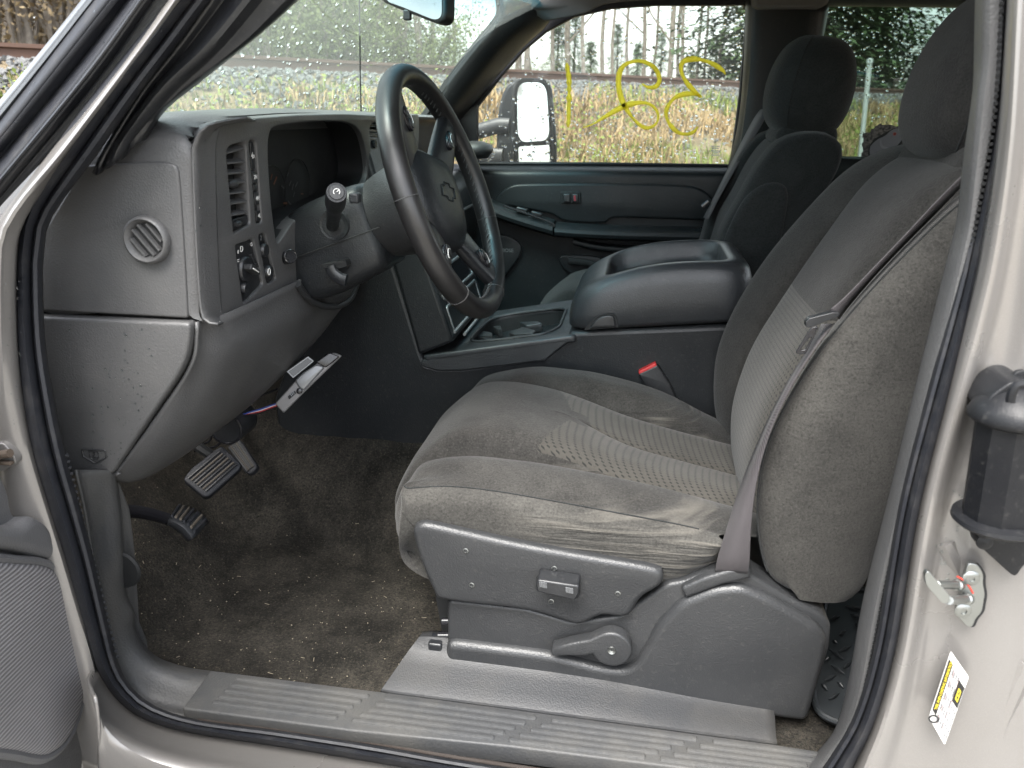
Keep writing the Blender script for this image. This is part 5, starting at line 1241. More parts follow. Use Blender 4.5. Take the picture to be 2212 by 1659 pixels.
# hub: airbag pad
def hub_ring(w_, ht, hb, c, rnd_):
    o = [(-w_ * .75, ht), (w_ * .75, ht), (w_, ht * .35), (w_ * .86, -hb * .55), (w_ * .45, -hb), (-w_ * .45, -hb), (-w_ * .86, -hb * .55), (-w_, ht * .35)]
    return [wl(p.x, p.y, c) for p in resample(rpoly([V(p) for p in o], rnd_, 6), 56, True)]
mb = MB(); mb.loft([hub_ring(.080, .060, .068, -.065, .03), hub_ring(.098, .074, .086, -.045, .03), hub_ring(.102, .078, .090, -.030, .03), hub_ring(.098, .074, .086, -.014, .03), hub_ring(.086, .064, .075, -.004, .03), hub_ring(.055, .04, .05, .001, .03), hub_ring(.02, .014, .02, .0025, .02)], True, True, True); mb.build('airbag_pad', 'plastic_dark', sw, ang=70)
# spokes
def spoke(a0, b0, a1, b1, w0, w1, c0, c1, mat, name='spoke'):
    p0, p1 = V((a0, b0)), V((a1, b1)); d = (p1 - p0).normalized(); n = V((-d.y, d.x)); rg_ = []
    for i in range(9):
        t = i / 8; p = p0.lerp(p1, t); w_ = w0 + (w1 - w0) * (t * t); c = c0 + (c1 - c0) * t
        rg_.append([wl(*(p + n * (w_ * math.copysign(abs(math.cos(a)) ** .6, math.cos(a)))), c + .012 * math.copysign(abs(math.sin(a)) ** .8, math.sin(a))) for a in [2 * math.pi * j / 20 for j in range(20)]])
    mb = MB(); mb.loft(rg_, True, True, True); return mb.build(name, mat, sw, ang=60)
def spoke_set(sgn):
    spoke(sgn * .055, .045, sgn * .120, .142, .038, .026, -.026, -.002, 'trim_black')
    spoke(sgn * .055, -.055, sgn * .125, -.142, .032, .024, -.026, -.002, 'trim_black')
spoke_set(-1); spoke_set(1)
for a_, b_, rot in ((-.094, .108, -.95), (.094, .108, .95), (-.096, -.106, .85), (.096, -.106, -.85)):
    pbase = Plane(wl(a_, b_, .002), we2, we1)
    lp = [V((.021 * math.cos(t), .013 * math.sin(t))) for t in [2 * math.pi * k / 28 for k in range(28)]]
    lp = [V((p.x * math.cos(rot) - p.y * math.sin(rot), p.x * math.sin(rot) + p.y * math.cos(rot))) for p in lp]
    pod = plate('switch_pod', [lp], pbase, .008, 'black_gloss', sw, bev=.002, h=.002)
    for sx_ in (-1, 1):
        l2 = [V((sx_ * .0095 + .0085 * math.cos(t), .0085 * math.sin(t))) for t in [2 * math.pi * k / 20 for k in range(20)]]
        l2 = [V((p.x * math.cos(rot) - p.y * math.sin(rot), p.x * math.sin(rot) + p.y * math.cos(rot))) for p in l2]
        plate('button', [l2], pbase, .005, 'trim_black', pod, bev=.0012, h=.0042)
    mb = MB(); mb.tube([pbase.at(p.x * .5, p.y * .5, .0047) for p in lp[:14]], .0006, 5); mb.build('button_symbol', 'white_print', pod)
# emblem outline and airbag lettering on the pad
pe = Plane(wl(0, .004, .003), we2, we1)
bw = [(-.032, -.009), (-.026, .009), (-.012, .009), (-.010, .015), (.013, .015), (.012, .009), (.032, .009), (.026, -.009), (.012, -.009), (.010, -.015), (-.013, -.015), (-.012, -.009)]
mb = MB(); mb.tube([pe.at(x, y, .0) for x, y in bw], .0012, 6, closed=True); mb.build('emblem', 'black_matte', sw)
text('airbag_lettering', 'SRS AIRBAG', pe, 0, .040, .009, 'black_print', sw, h=-.004)
# back of the hub
rg_ = []
for c, r1, r2 in ((-.05, .088, .080), (-.065, .086, .078), (-.085, .080, .074), (-.105, .074, .070), (-.118, .070, .066)):
    rg_.append([wl(r1 * math.sin(t), r2 * math.cos(t), c) for t in [2 * math.pi * k / 40 for k in range(40)]])
mb = MB(); mb.loft(rg_, True, True, True); mb.build('hub_shell', 'plastic_grey_clean', sw, ang=60)
we1, we2 = we1o, we2o
# column
col = thing('steering_column', 'dark grey steering column shroud between wheel and dash', 'steering column', wl(0, 0, -.18))
def csec(c, w_, ht, hb, r_=.03, db=0): return [wl(p.x, p.y + db, c) for p in resample(rpoly([V((-w_, -hb)), V((w_, -hb)), V((w_, ht)), V((-w_, ht))], r_, 6), 48, True)]
mb = MB(); mb.loft([csec(-.116, .056, .050, .058), csec(-.120, .068, .060, .070), csec(-.130, .072, .064, .078), csec(-.16, .076, .066, .085, .035), csec(-.21, .080, .064, .092, .035), csec(-.25, .082, .058, .092, .035), csec(-.285, .078, .046, .085, .035), csec(-.30, .06, .03, .06)], True, True, True); mb.build('shroud', 'plastic_dark', col, ang=60)
mb = MB(); mb.tube([wl(-.081, -.012, -.10), wl(-.0815, -.012, -.16), wl(-.083, -.012, -.27)], .0012, 6); mb.build('shroud_joint', 'black_matte', col)
def tip(u, v, y): return A(u, v, y)
b0, t0 = A(718, 487, .275), A(727, 416, .135)
mb = MB(); mb.tube([b0, b0.lerp(t0, .45), b0.lerp(t0, .55), b0.lerp(t0, .62), b0.lerp(t0, .72), b0.lerp(t0, .97), t0], [.0100, .0108, .0115, .0130, .0150, .0146, .0138], 20); stalk = mb.build('stalk', 'plastic_dark', col, ang=50)
ax = (t0 - b0).normalized()
mb = MB(); mb.lathe(t0, ax, [(.0106, -.001), (.0106, .001), (.0098, .0018), (.0002, .002)], 24, cap=False); mb.build('button', 'plastic_grey_clean', stalk)
ps_ = Plane(t0 + ax * .003, RT, UP); e_ = [(.0044 * math.cos(a), .0044 * math.sin(a)) for a in [R(-40) + R(260) * k / 14 for k in range(15)]]
mb = MB(); mb.tube([ps_.at(x, y) for x, y in e_], .0006, 5); mb.tube([ps_.at(0, 0), ps_.at(.004, .003)], .0006, 5); mb.build('symbol', 'white_print', stalk)
mb = MB(); mb.box(t0 + V((.022, .012, -.008)), (.014, .016, .014)); mb.build('slide_switch', 'plastic_dark', stalk, bevel=.003)
mb = MB(); mb.lathe(b0 + V((0, .016, 0)), (0, -1, 0), [(.026, -.004), (.028, .004), (.024, .010), (.017, .008), (.015, .0)], 26, cap=False); mb.build('stalk_boot', 'plastic_dark', col)
mb = MB(); mb.prism(rpoly(S([(692, 572), (745, 562), (750, 575), (708, 588)], .262), .002), (0, .02, 0)); mb.build('lever_slot', 'black_matte', col, bevel=.002)
mb = MB(); mb.tube(cr(S([(712, 575), (720, 590), (735, 602), (748, 606)], .255), 4), .010, 10, ry=.006); mb.build('tilt_lever', 'trim_black', col)
mb = MB(); k0, k1 = A(603, 560, .255), A(628, 554, .235); d_ = (k1 - k0).normalized(); mb.tube([k0, k0.lerp(k1, .35)], .0075, 16); mb.build('lock_collar', 'chrome', col)
mb = MB(); mb.tube([k0.lerp(k1, .3), k0.lerp(k1, .32), k1 - d_ * .001, k1], [.0095, .0105, .0108, .0098], 18); mb.build('lock_barrel', 'black_gloss', col)
mb = MB(); ps_ = Plane(k1, d_.cross(V((0, 0, 1))), (0, 0, 1)); mb.tube([ps_.at(.0102 * math.cos(a), .0102 * math.sin(a)) for a in [2 * math.pi * k / 24 for k in range(24)]], .0008, 6, closed=True); mb.build('lock_ring', 'chrome', col)
# lower surround of the column
mb = MB(); mb.tube(cr([A(643, 614, .26), A(664, 642, .29), A(696, 660, .33), A(732, 661, .38), A(758, 643, .43), A(772, 606, .47)], 6), .006, 10); mb.build('bolster_lip', 'plastic_grey_clean', col)
mb = MB(); mb.tube(cr([A(668, 612, .31), A(690, 634, .34), A(718, 640, .37), A(745, 627, .40), A(760, 600, .43)], 6), [.010 + .006 * math.sin(math.pi * i / 24) for i in range(25)], 12); mb.build('column_sleeve', 'plastic_grey_clean', col)

# ================================================================== centre console
con = thing('centre_console', 'dark grey centre console with cup holders and padded armrest lid', 'console', (-.1, .8, .1))
CY0, CY1 = .64, .98
co = [V((x, CY0, z)) for x, z in [(-.80, .10), (-.80, .25), (-.66, .56), (-.53, .60), (-.505, .585), (-.497, .56), (-.446, .37), (-.438, .352), (-.41, .345), (-.356, .349), (-.176, .384), (-.145, .415), (-.125, .438), (.176, .464), (.32, .44), (.34, .05), (-.4, .05)]]
mb = MB(); mb.prism(co, (0, CY1 - CY0, 0)); mb.build('side_panel', 'plastic_dark', con, bevel=.010, seg=3)
# cup holder deck with an open well
cz = lambda x: .405 + (x + .36) * .175
deck = Plane((-.36, .81, .384), (1, 0, .188), (0, 1, 0))
dl_ = rpoly([V((-.085, -.178)), V((.25, -.178)), V((.25, .178)), V((-.085, .178))], .012)
def dk(l): return [V(deck.uv(u, v)) for u, v in l]
well = rpoly(dk([(1020, 741), (1019, 732), (1059, 693), (1105, 682), (1205, 670), (1224, 672), (1209, 712), (1175, 727), (1038, 743)]), [.004, .02, .03, .03, .01, .01, .02, .02, .02], 5)
plate('cup_deck', [dl_, well], deck, .016, 'console_grey', con, bev=.005, res=3, h=.004)
mb = MB(); mb.prism([V((x, CY0 - .008, z)) for x, z in [(-.450, .349), (-.447, .362), (-.405, .375), (-.36, .383), (-.199, .413), (-.12, .429), (-.127, .420), (-.150, .400), (-.178, .374), (-.356, .343), (-.41, .339)]], (0, .02, 0)); mb.build('deck_side', 'console_grey', con, bevel=.004)
wl_ = [deck.at(p.x, p.y, -.004) for p in resample(well, 50, True)]; wb_ = [deck.at(p.x, p.y, -.075) for p in resample(well, 50, True)]
mb = MB(); mb.loft([wl_, wb_], True, False, True); mb.build('cup_well', 'black_matte', con, ang=60)
mb = MB(); mb.tube([deck.at(p.x, p.y, .0045) for p in resample(well, 50, True)], .0035, 8, closed=True); mb.build('well_rim', 'plastic_grey_clean', con)
for l in ([(1098, 712), (1108, 716), (1150, 714), (1156, 708), (1128, 700)], [(1020, 718), (1032, 706), (1062, 713), (1062, 719), (1030, 720)], [(1035, 723), (1062, 724), (1120, 728), (1124, 733), (1060, 731)], [(1120, 690), (1135, 698), (1170, 692), (1160, 688)], [(1190, 718), (1210, 713), (1206, 720)], [(1064, 699), (1080, 698), (1082, 706), (1072, 706)]):
    plate('cup_tab', [rpoly(dk(l), .003)], deck, .02, 'plastic_grey_clean', con, bev=.002, h=-.006)
for k in range(3):
    a_ = A(985 + k * 9, 735 - k * 8, .66); mb = MB(); mb.tube([V((-.40 + .022 * k, .66, .425 - .004 * k)), V((-.40 + .022 * k, .96, .425 - .004 * k))], .0035, 8); mb.build('tray_rib', 'silver_plastic', con)
# padded lid with a shallow tray
def lid_loop(inx, iny, h, r_=.06, inr=None):
    inr = inx if inr is None else inr
    x0, x1, y0, y1 = -.134 + inx, .236 - inr, CY0 - .004 + iny, CY1 + .004 - iny
    lp = resample(rpoly([V((x0, y0)), V((x1, y0)), V((x1, y1)), V((x0, y1))], r_, 8), 88, True)
    out = []
    for p in lp:
        t = min(max((p.x + .134) / .370, 0), 1)
        zb = .440 + .036 * t; ztop = .505 + .083 * (1 - (1 - t) ** 3.2)
        out.append(V((p.x, p.y, zb + (ztop - zb) * h if h <= 1 else ztop + (h - 1))))
    return out
mb = MB(); mb.loft([lid_loop(.006, .006, 0), lid_loop(0, 0, .08), lid_loop(0, 0, .40), lid_loop(.003, .002, .68), lid_loop(.010, .008, .88), lid_loop(.022, .017, .98), lid_loop(.04, .026, 1, .06, .034), lid_loop(.068, .036, 1.001, .05, .048), lid_loop(.074, .041, .97, .05, .053), lid_loop(.078, .044, .75, .05, .056), lid_loop(.084, .049, .60, .045, .06), lid_loop(.12, .08, .58, .04), lid_loop(.165, .14, .58, .02)], True, True, True); mb.build('lid', 'console_grey', con, ang=75)
mb = MB(); mb.loft([lid_loop(.086, .051, .615, .045, .062), lid_loop(.12, .1, .615, .03)], True, False, True); mb.build('tray_mat', 'black_matte', con)
PLd = vplane(CY0 - .004)
plate('latch_surround', [resample(cr([V(PLd.uv(u, v)) for u, v in [(1262, 712), (1275, 696), (1292, 682), (1312, 677), (1328, 678), (1333, 690), (1336, 706)]], 5), 40)], PLd, .004, 'black_matte', con, h=.003)
plate('latch', [resample(cr([V(PLd.uv(u, v)) for u, v in [(1274, 708), (1284, 694), (1298, 684), (1315, 680), (1325, 682), (1328, 692), (1330, 704)]], 5), 40)], PLd, .01, 'trim_black', con, h=.007, bev=.002)

# ================================================================== seats
def seat_back(parent, with_insert=True, mats=('velour', 'velour_insert', 'velour_side', 'velour_dark')):
    nr = [(.218, .228), (.198, .245), (.179, .304), (.171, .376), (.177, .446), (.204, .527), (.25, .617), (.315, .710), (.37, .772), (.43, .806), (.50, .815), (.56, .79)]
    def sh_(dx, dz=0, yy=0, top=0): return [V((x + dx, yy, z + dz - (top if i > 8 else 0))) for i, (x, z) in enumerate(nr)]
    ctr = [(.20, .235), (.192, .26), (.185, .31), (.184, .362), (.193, .42), (.212, .485), (.25, .565), (.305, .67), (.36, .76), (.42, .806), (.49, .816), (.56, .79)]
    def ct_(dx, yy, dz=0): return [V((x + dx, yy, z + dz)) for x, z in ctr]
    back = lambda yy, d: [V((x + d, yy, z)) for x, z in [(.26, .205), (.27, .225), (.28, .29), (.30, .36), (.32, .43), (.35, .51), (.39, .60), (.44, .69), (.49, .755), (.53, .78), (.55, .785), (.565, .78)]]
    rows = [back(.16, .10), back(.10, .06), [V((p.x * .45 + q.x * .55, .072, p.z * .4 + q.z * .6)) for p, q in zip(back(.1, .04), sh_(0))], sh_(.030, .0, .076), sh_(.012, 0, .094), sh_(.020, .002, .125), sh_(.032, .003, .160), sh_(.045, .0, .188),
            ct_(.022, .202), ct_(.004, .235), ct_(0, .35), ct_(.004, .465), ct_(.022, .498), sh_(.024, 0, .508), sh_(.006, .003, .535), sh_(-.008, .002, .575), sh_(.0, 0, .606), sh_(.022, 0, .624), [V((p.x * .45 + q.x * .55, .63, p.z * .4 + q.z * .6)) for p, q in zip(back(.1, .04), sh_(0))], back(.6, .06), back(.54, .10)]
    nu, sb = 110, 4
    g = patch(rows, nu, sb)
    v = [p for r_ in g for p in r_]; f, mi = [], []
    for i in range(len(g) - 1):
        for j in range(nu - 1):
            f.append((i * nu + j, i * nu + j + 1, (i + 1) * nu + j + 1, (i + 1) * nu + j))
            c = g[i][j]; row = i / sb
            m_ = 0
            if row < 4.6 or row > 15.4: m_ = 2
            elif 8.0 <= row < 12 and c.z < .585 and with_insert: m_ = 1
            mi.append(m_)
    mb = MB(); mb.add(v, f, mi)
    bk = mb.build('backrest', list(mats), parent, ang=180, fix=True)
    mb = MB(); mb.loft([g[0], g[-1]], closed=False); mb.build('back_cover', 'velour_dark', parent, ang=180, fix=False)
    for row in (4, 16):                 # twin seams along the bolster edge
        r_ = g[row * sb]
        mb = MB(); mb.tube([p + V((-.001, (-.001 if row == 4 else .001), 0)) for p in r_[4:-12]], .0012, 6); mb.build('seam', mats[3], bk)
    return bk
def headrest(parent, c, hx, hy, hz, tilt, mats='velour'):
    rg_ = []; n1, n2 = 22, 36
    for i in range(1, n1):
        ph = -math.pi / 2 + math.pi * i / n1
        cz_, sz_ = math.copysign(abs(math.cos(ph)) ** .55, math.cos(ph)), math.copysign(abs(math.sin(ph)) ** .85, math.sin(ph))
        ring_ = []
        for j in range(n2):
            th = 2 * math.pi * j / n2
            x = hx * cz_ * math.copysign(abs(math.cos(th)) ** .8, math.cos(th)); y = hy * cz_ * math.copysign(abs(math.sin(th)) ** .62, math.sin(th))
            z = hz * sz_; wz = 1 - .10 * max(0, z / hz); x -= .018 * (z / hz) ** 2 * 0
            p = V((x * wz, y * wz, z)); p = Matrix.Rotation(tilt, 3, 'Y') @ p
            ring_.append(V(c) + p)
        rg_.append(ring_)
    mb = MB(); mb.loft(rg_, True, True, True); hd = mb.build('headrest', mats, parent, ang=180)
    for s_ in (-1, 1):
        pts = []
        for i in range(2, n1 - 3):
            r_ = rg_[i]; j = 12 if s_ > 0 else 24
            pts.append(r_[j] + V((0, s_ * .0005, 0)))
        mb = MB(); mb.tube(cr(pts, 2), .0013, 6); mb.build('seam', 'velour_dark', hd)
    return hd
dseat = thing('driver_seat', 'worn grey-brown velour driver seat with patterned centre panels', 'seat', (0, .35, 0))
seat_back(dseat)
headrest(dseat, (.474, .35, .905), .088, .145, .118, R(14))
mb = MB(); mb.prism([V((x, .21, z)) for x, z in [(.40, .78), (.53, .78), (.52, .83), (.42, .83)]], (0, .28, 0)); mb.build('headrest_base', 'velour', dseat, bevel=.02, seg=4)
# cushion
cen = [(-.25, .14), (-.365, .20), (-.383, .25), (-.366, .295), (-.339, .331), (-.282, .376), (-.224, .386), (-.15, .378), (-.09, .362), (.0, .335), (.1, .31), (.24, .28)]
nb = [(-.235, .15), (-.338, .23), (-.352, .27), (-.349, .297), (-.336, .314), (-.308, .346), (-.241, .361), (-.17, .36), (-.105, .355), (.035, .335), (.145, .312), (.22, .295)]
fb = [(-.235, .15), (-.335, .24), (-.345, .275), (-.339, .301), (-.315, .335), (-.284, .360), (-.198, .380), (-.13, .379), (-.057, .372), (.055, .344), (.150, .300), (.22, .27)]
val = [(-.24, .145), (-.34, .22), (-.362, .262), (-.345, .292), (-.325, .314), (-.275, .334), (-.215, .339), (-.15, .336), (-.09, .328), (.0, .308), (.1, .288), (.24, .26)]
L3 = lambda l, y, dx=0, dz=0, dzr=0: [V((x + dx, y, z + dz + (dzr if x > -.08 else 0))) for x, z in l]
def fr(y, l): return [V((-.235, y + .04, .15)), V((-.322, y + .006, .222))] + l
rows = [fr(.110, S([(912, 1215), (930, 1225), (1000, 1240), (1100, 1255), (1250, 1280), (1430, 1300), (1500, 1280), (1560, 1240)], .110)),
        fr(.085, S([(905, 1165), (925, 1175), (1000, 1190), (1100, 1205), (1250, 1230), (1430, 1265), (1500, 1240), (1560, 1200)], .085)),
        fr(.068, S([(880, 1120), (895, 1135), (980, 1150), (1100, 1168), (1250, 1200), (1420, 1232), (1500, 1215), (1566, 1185)], .068)),
        fr(.066, S([(869, 1085), (885, 1090), (970, 1085), (1070, 1095), (1204, 1120), (1350, 1155), (1480, 1175), (1568, 1172)], .066)),
        fr(.088, S([(872, 1058), (885, 1054), (970, 1050), (1070, 1060), (1204, 1083), (1350, 1110), (1480, 1135), (1560, 1155)], .088)),
        L3(nb, .118, .004, -.006), L3(nb, .150), L3(nb, .178, -.004, -.005), L3(val, .205, 0, 0), L3(cen, .222, 0, -.010, -.004), L3(cen, .262, 0, 0, -.004), L3(cen, .338, 0, 0, -.012), L3(cen, .35, 0, 0, -.028), L3(cen, .362, 0, 0, -.012), L3(cen, .44, 0, 0, -.004), L3(cen, .478, 0, -.010, -.004), L3(val, .495),
        L3(fb, .520, -.003, -.006), L3(fb, .555), L3(fb, .590, .004, -.008), [V((p[0] + .01, .612, p[1] - .05)) for p in fb], [V((p[0] + .02, .612, min(p[1] - .12, .2))) for p in fb]]
nu, sb = 260, 8
g = patch(rows, nu, sb); f, mi = [], []
for i in range(len(g) - 1):
    for j in range(nu - 1):
        f.append((i * nu + j, i * nu + j + 1, (i + 1) * nu + j + 1, (i + 1) * nu + j)); c = g[i][j]; row = i / sb; m_ = 0
        if row < 4.0: m_ = 2
        elif 8.6 <= row < 16 and c.x > -.095 - .32 * abs(c.y - .35) + (.03 if abs(c.y - .35) < .02 else 0) and c.z > .2: m_ = 1
        mi.append(m_)
mb = MB(); mb.add([p for r_ in g for p in r_], f, mi); cu = mb.build('cushion', ['velour_top', 'velour_insert', 'cushion_side', 'velour_dark'], dseat, ang=180)
for dz in (0, .006):
    mb = MB(); mb.tube([p + V((0, -.001, -dz)) for p in g[4 * sb][16:-12]], .0012, 6); mb.build('seam', 'velour_dark', cu)
# unseen filler added under the cushion so no light passes through
mb = MB(); mb.prism([V((-.28, .12, .06)), V((-.30, .12, .22)), V((-.25, .12, .29)), V((.18, .12, .25)), V((.28, .12, .06))], (0, .46, 0)); mb.build('cushion_filler', 'black_matte', dseat)
# plastic side cover, six screws, power switch
PTm = vplane(.052)
tl = [V(PTm.uv(u, v)) for u, v in [(890, 1150), (905, 1134), (930, 1134), (1100, 1172), (1250, 1200), (1410, 1228), (1433, 1245), (1427, 1268), (1385, 1295), (1362, 1330), (1340, 1337), (1300, 1333), (1262, 1350), (1235, 1351), (1140, 1322), (960, 1300), (935, 1280), (905, 1210)]]
tp = plate('side_cover', [resample(cr(tl, 4, True), 90, True)], PTm, .04, 'plastic_grey_clean', dseat, bev=.010, res=4)
def t8(x, y): return (737.4 + x / 3, 1106 + y / 3)
for x, y in ((806, 250), (845, 472), (1380, 365), (1360, 578), (1791, 528)):
    a_, b_ = PTm.uv(*t8(x, y)); mb = MB(); mb.lathe(PTm.at(a_, b_, .0005), PTm.n, [(.0042, 0), (.0042, .0006), (.0030, .0010), (.0028, -.001), (.0002, -.0012)], 16, cap=False); mb.build('screw', 'steel', tp)
sl = [V(PTm.uv(*t8(x, y))) for x, y in [(1262, 412), (1290, 410), (1545, 462), (1550, 530), (1530, 560), (1258, 500)]]
plate('switch_well', [rpoly(sl, .003)], PTm, .004, 'black_matte', tp, h=.001)
c0 = [A(*t8(x, y), .02) for x, y in [(1258, 475), (1270, 520), (1515, 575), (1540, 530), (1540, 480), (1275, 440)]]
mb = MB(); mb.prism(c0, (0, .03, 0)); mb.build('power_switch', 'trim_black', tp, bevel=.0025)
for x0 in (1285, 1455):
    for k in range(5):
        a_ = A(*t8(x0 + k * 10 + 2, 452 + (x0 - 1285) * .21 + k * 2), .0185); b2 = A(*t8(x0 + k * 10 + 4, 485 + (x0 - 1285) * .21 + k * 2), .0185); mb = MB(); mb.tube([a_, b2], .0011, 5); mb.build('switch_ridge', 'silver_plastic', tp)
# base cover with recline lever
PBs = vplane(.066)
bl = [V(PBs.uv(u, v)) for u, v in [(966, 1296), (1140, 1316), (1235, 1345), (1340, 1330), (1400, 1290), (1440, 1262), (1475, 1256), (1520, 1240), (1580, 1222), (1620, 1218), (1622, 1242), (1700, 1290), (1778, 1330), (1796, 1350), (1792, 1400), (1745, 1552), (1500, 1520), (1200, 1482), (985, 1452), (966, 1440)]]
bs = plate('base_cover', [rpoly(bl, .008, 4)], PBs, .05, 'plastic_grey_clean', dseat, bev=.006, res=3)
# stepped lower rail and raised hump of the cover
lr = [V(PBs.uv(u, v)) for u, v in [(966, 1382), (985, 1378), (1180, 1402), (1300, 1432), (1345, 1437), (1372, 1425), (1392, 1395), (1420, 1340), (1470, 1290), (1540, 1262), (1600, 1256), (1660, 1280), (1770, 1345), (1785, 1375), (1780, 1410), (1742, 1550), (1500, 1518), (1200, 1480), (985, 1450), (966, 1438)]]
plate('base_relief', [rpoly(lr, .014, 5)], PBs, .03, 'plastic_grey_clean', dseat, bev=.012, res=5, h=.013)
mb = MB(); hp = [V(PBs.uv(u, v)) for u, v in [(1470, 1262), (1520, 1240), (1580, 1222), (1620, 1219), (1621, 1242), (1560, 1255), (1480, 1285)]]
plate('belt_guide', [rpoly(hp, .006, 4)], PBs, .04, 'plastic_grey_clean', dseat, bev=.005, res=3, h=.010)
PLv = vplane(.045); c_ = V(PLv.uv(1322, 1397))
lv = plate('recline_lever', [[c_ + V((.029 * math.cos(a), .029 * math.sin(a))) for a in [R(-158) + R(285) * k / 26 for k in range(27)]] + [V(PLv.uv(u, v)) for u, v in [(1275, 1376), (1240, 1382), (1195, 1393), (1190, 1402), (1194, 1411), (1230, 1410), (1262, 1410)]]], PLv, .022, 'plastic_grey_clean', dseat, bev=.004, res=4, h=.008)
mb = MB(); o3 = PLv.at(c_.x, c_.y, .0085); mb.lathe(o3, PLv.n, [(.0065, -.001), (.006, .0012), (.0045, .0005), (.0002, -.001)], 16, cap=False); mb.build('lever_hole', 'steel', lv)
mb = MB(); mb.box(A(945, 1410, .075), (.022, .03, .055)); mb.build('track_end', 'trim_black', dseat, bevel=.003)
mb = MB(); mb.tube(S([(948, 1374), (975, 1374)], .085), .007, 12); mb.tube(S([(956, 1342), (975, 1342)], .085), .006, 12); mb.build('track_rod', 'black_gloss', dseat)
# passenger seat: the same model, a little further forward and more upright
pseat = thing('passenger_seat', 'dark grey velour passenger seat with tall rounded headrest', 'seat', (0, 1.18, 0))
so1 = [(1500, 660), (1540, 575), (1562, 500), (1598, 435), (1640, 360), (1690, 302), (1745, 284), (1800, 288), (1830, 314), (1826, 352), (1795, 420), (1740, 560), (1720, 660)]
base_ = [V((p.x, 0, p.z)) for p in resample(cr(S(so1, .985), 4), 44)]
def slab(name, y0, y1, dx, mat, bv):
    c_ = sum(base_, V((0, 0, 0))) / len(base_); mb = MB(); rg_ = []
    n_ = 12
    for i in range(n_ + 1):
        t = i / n_; k = bv * (1 - math.sin(math.pi * min(max(t, .0), 1)) ** .35)
        rg_.append([V((p.x + dx, y0 + (y1 - y0) * t, p.z)) + (c_ + V((dx, y0 + (y1 - y0) * t - c_.y, 0)) - V((p.x + dx, y0 + (y1 - y0) * t, p.z))).normalized() * k for p in base_])
    mb.loft(rg_, True, True, True); return mb.build(name, mat, pseat, ang=60)
slab('backrest', 1.0, 1.45, .014, 'velour_dark', .05)
slab('near_bolster', .985, 1.09, -.004, 'velour_dark', .02)
slab('far_bolster', 1.35, 1.46, -.004, 'velour_dark', .02)
PN = vplane(.984)
plate('bolster_panel', [resample(cr([V(PN.uv(u, v)) for u, v in [(1530, 620), (1556, 540), (1580, 480), (1612, 425), (1650, 397), (1688, 396), (1703, 420), (1695, 480), (1675, 580), (1660, 640)]], 4, True), 60, True)], PN, .04, 'velour_dark', pseat, bev=.014, res=4, h=.010)
hd = headrest(pseat, (.378, 1.12, .922), .094, .125, .110, R(8), 'velour_dark')
mb = MB(); mb.prism([V((x, 1.03, z)) for x, z in [(.30, .80), (.44, .79), (.44, .84), (.31, .84)]], (0, .2, 0)); mb.build('headrest_base', 'velour_dark', pseat, bevel=.02, seg=4)
cuw = [r_ for r_ in rows]
g2 = patch(cuw[5:21], 46, 3); mb = MB(); mb.loft(g2, closed=False); pc = mb.build('cushion', 'velour', pseat, ang=180)
pc.matrix_world = Matrix.Translation((.10, .84, .055)) @ pc.matrix_world
mb = MB(); mb.prism([V((-.2, .98, .02)), V((-.22, .98, .30)), V((-.16, .98, .38)), V((.25, .98, .36)), V((.4, .98, .02))], (0, .46, 0)); mb.build('seat_base', 'black_matte', pseat)

# ================================================================== belts
def belt(name, pts, wv, label, mat='webbing', n=60, parent=None, thick=.0015):
    """webbing: centre line with an edge direction and half width at every station"""
    c = resample(cr([p for p, _ in pts], 8), n); e = resample(cr([q for _, q in pts], 8), n)
    mb = MB(); mb.loft([[a for a in c], [b for b in e]], closed=False)
    return mb.build(name, mat, parent, solid=thick, ang=180)
bt = thing('driver_seat_belt', 'grey-brown seat belt webbing lying across the driver seat', 'seat belt', (.25, .06, .3))
up_ = [(A(2092, 366, .105), A(2094, 384, .145)), (A(2024, 434, .100), A(2032, 449, .142)), (A(1954, 509, .098), A(1960, 522, .140)), (A(1886, 580, .096), A(1892, 593, .136)), (A(1828, 640, .092), A(1836, 658, .128)), (A(1795, 668, .086), A(1812, 690, .105))]
belt('shoulder_webbing', up_, 0, '', parent=bt)
lo_ = [(A(1775, 700, .115), A(1800, 700, .085)), (A(1745, 755, .11), A(1757, 757, .068)), (A(1700, 828, .108), A(1710, 833, .062)), (A(1660, 905, .10), A(1672, 912, .058)), (A(1625, 985, .09), A(1645, 992, .056)), (A(1596, 1060, .078), A(1630, 1065, .054)), (A(1570, 1140, .066), A(1622, 1142, .050)), (A(1550, 1205, .060), A(1619, 1212, .050)), (A(1545, 1235, .062), A(1615, 1238, .054))]
belt('lap_webbing', lo_, 0, '', parent=bt)
tg_ = rpoly(S([(1740, 697), (1748, 688), (1800, 675), (1815, 676), (1812, 684), (1795, 690), (1755, 706), (1742, 708)], .07), .002)
mb = MB(); mb.prism(tg_, (0, .012, 0)); mb.build('latch_grip', 'trim_black', bt, bevel=.003)
PTg = vplane(.066)
o1 = rpoly([V(PTg.uv(u, v)) for u, v in [(1752, 708), (1768, 705), (1752, 742), (1740, 766), (1718, 764)]], .003); i1 = rpoly([V(PTg.uv(u, v)) for u, v in [(1748, 730), (1755, 728), (1740, 756), (1728, 757)]], .002)
plate('latch_tongue', [o1, i1], PTg, .003, 'black_gloss', bt, bev=.0006)
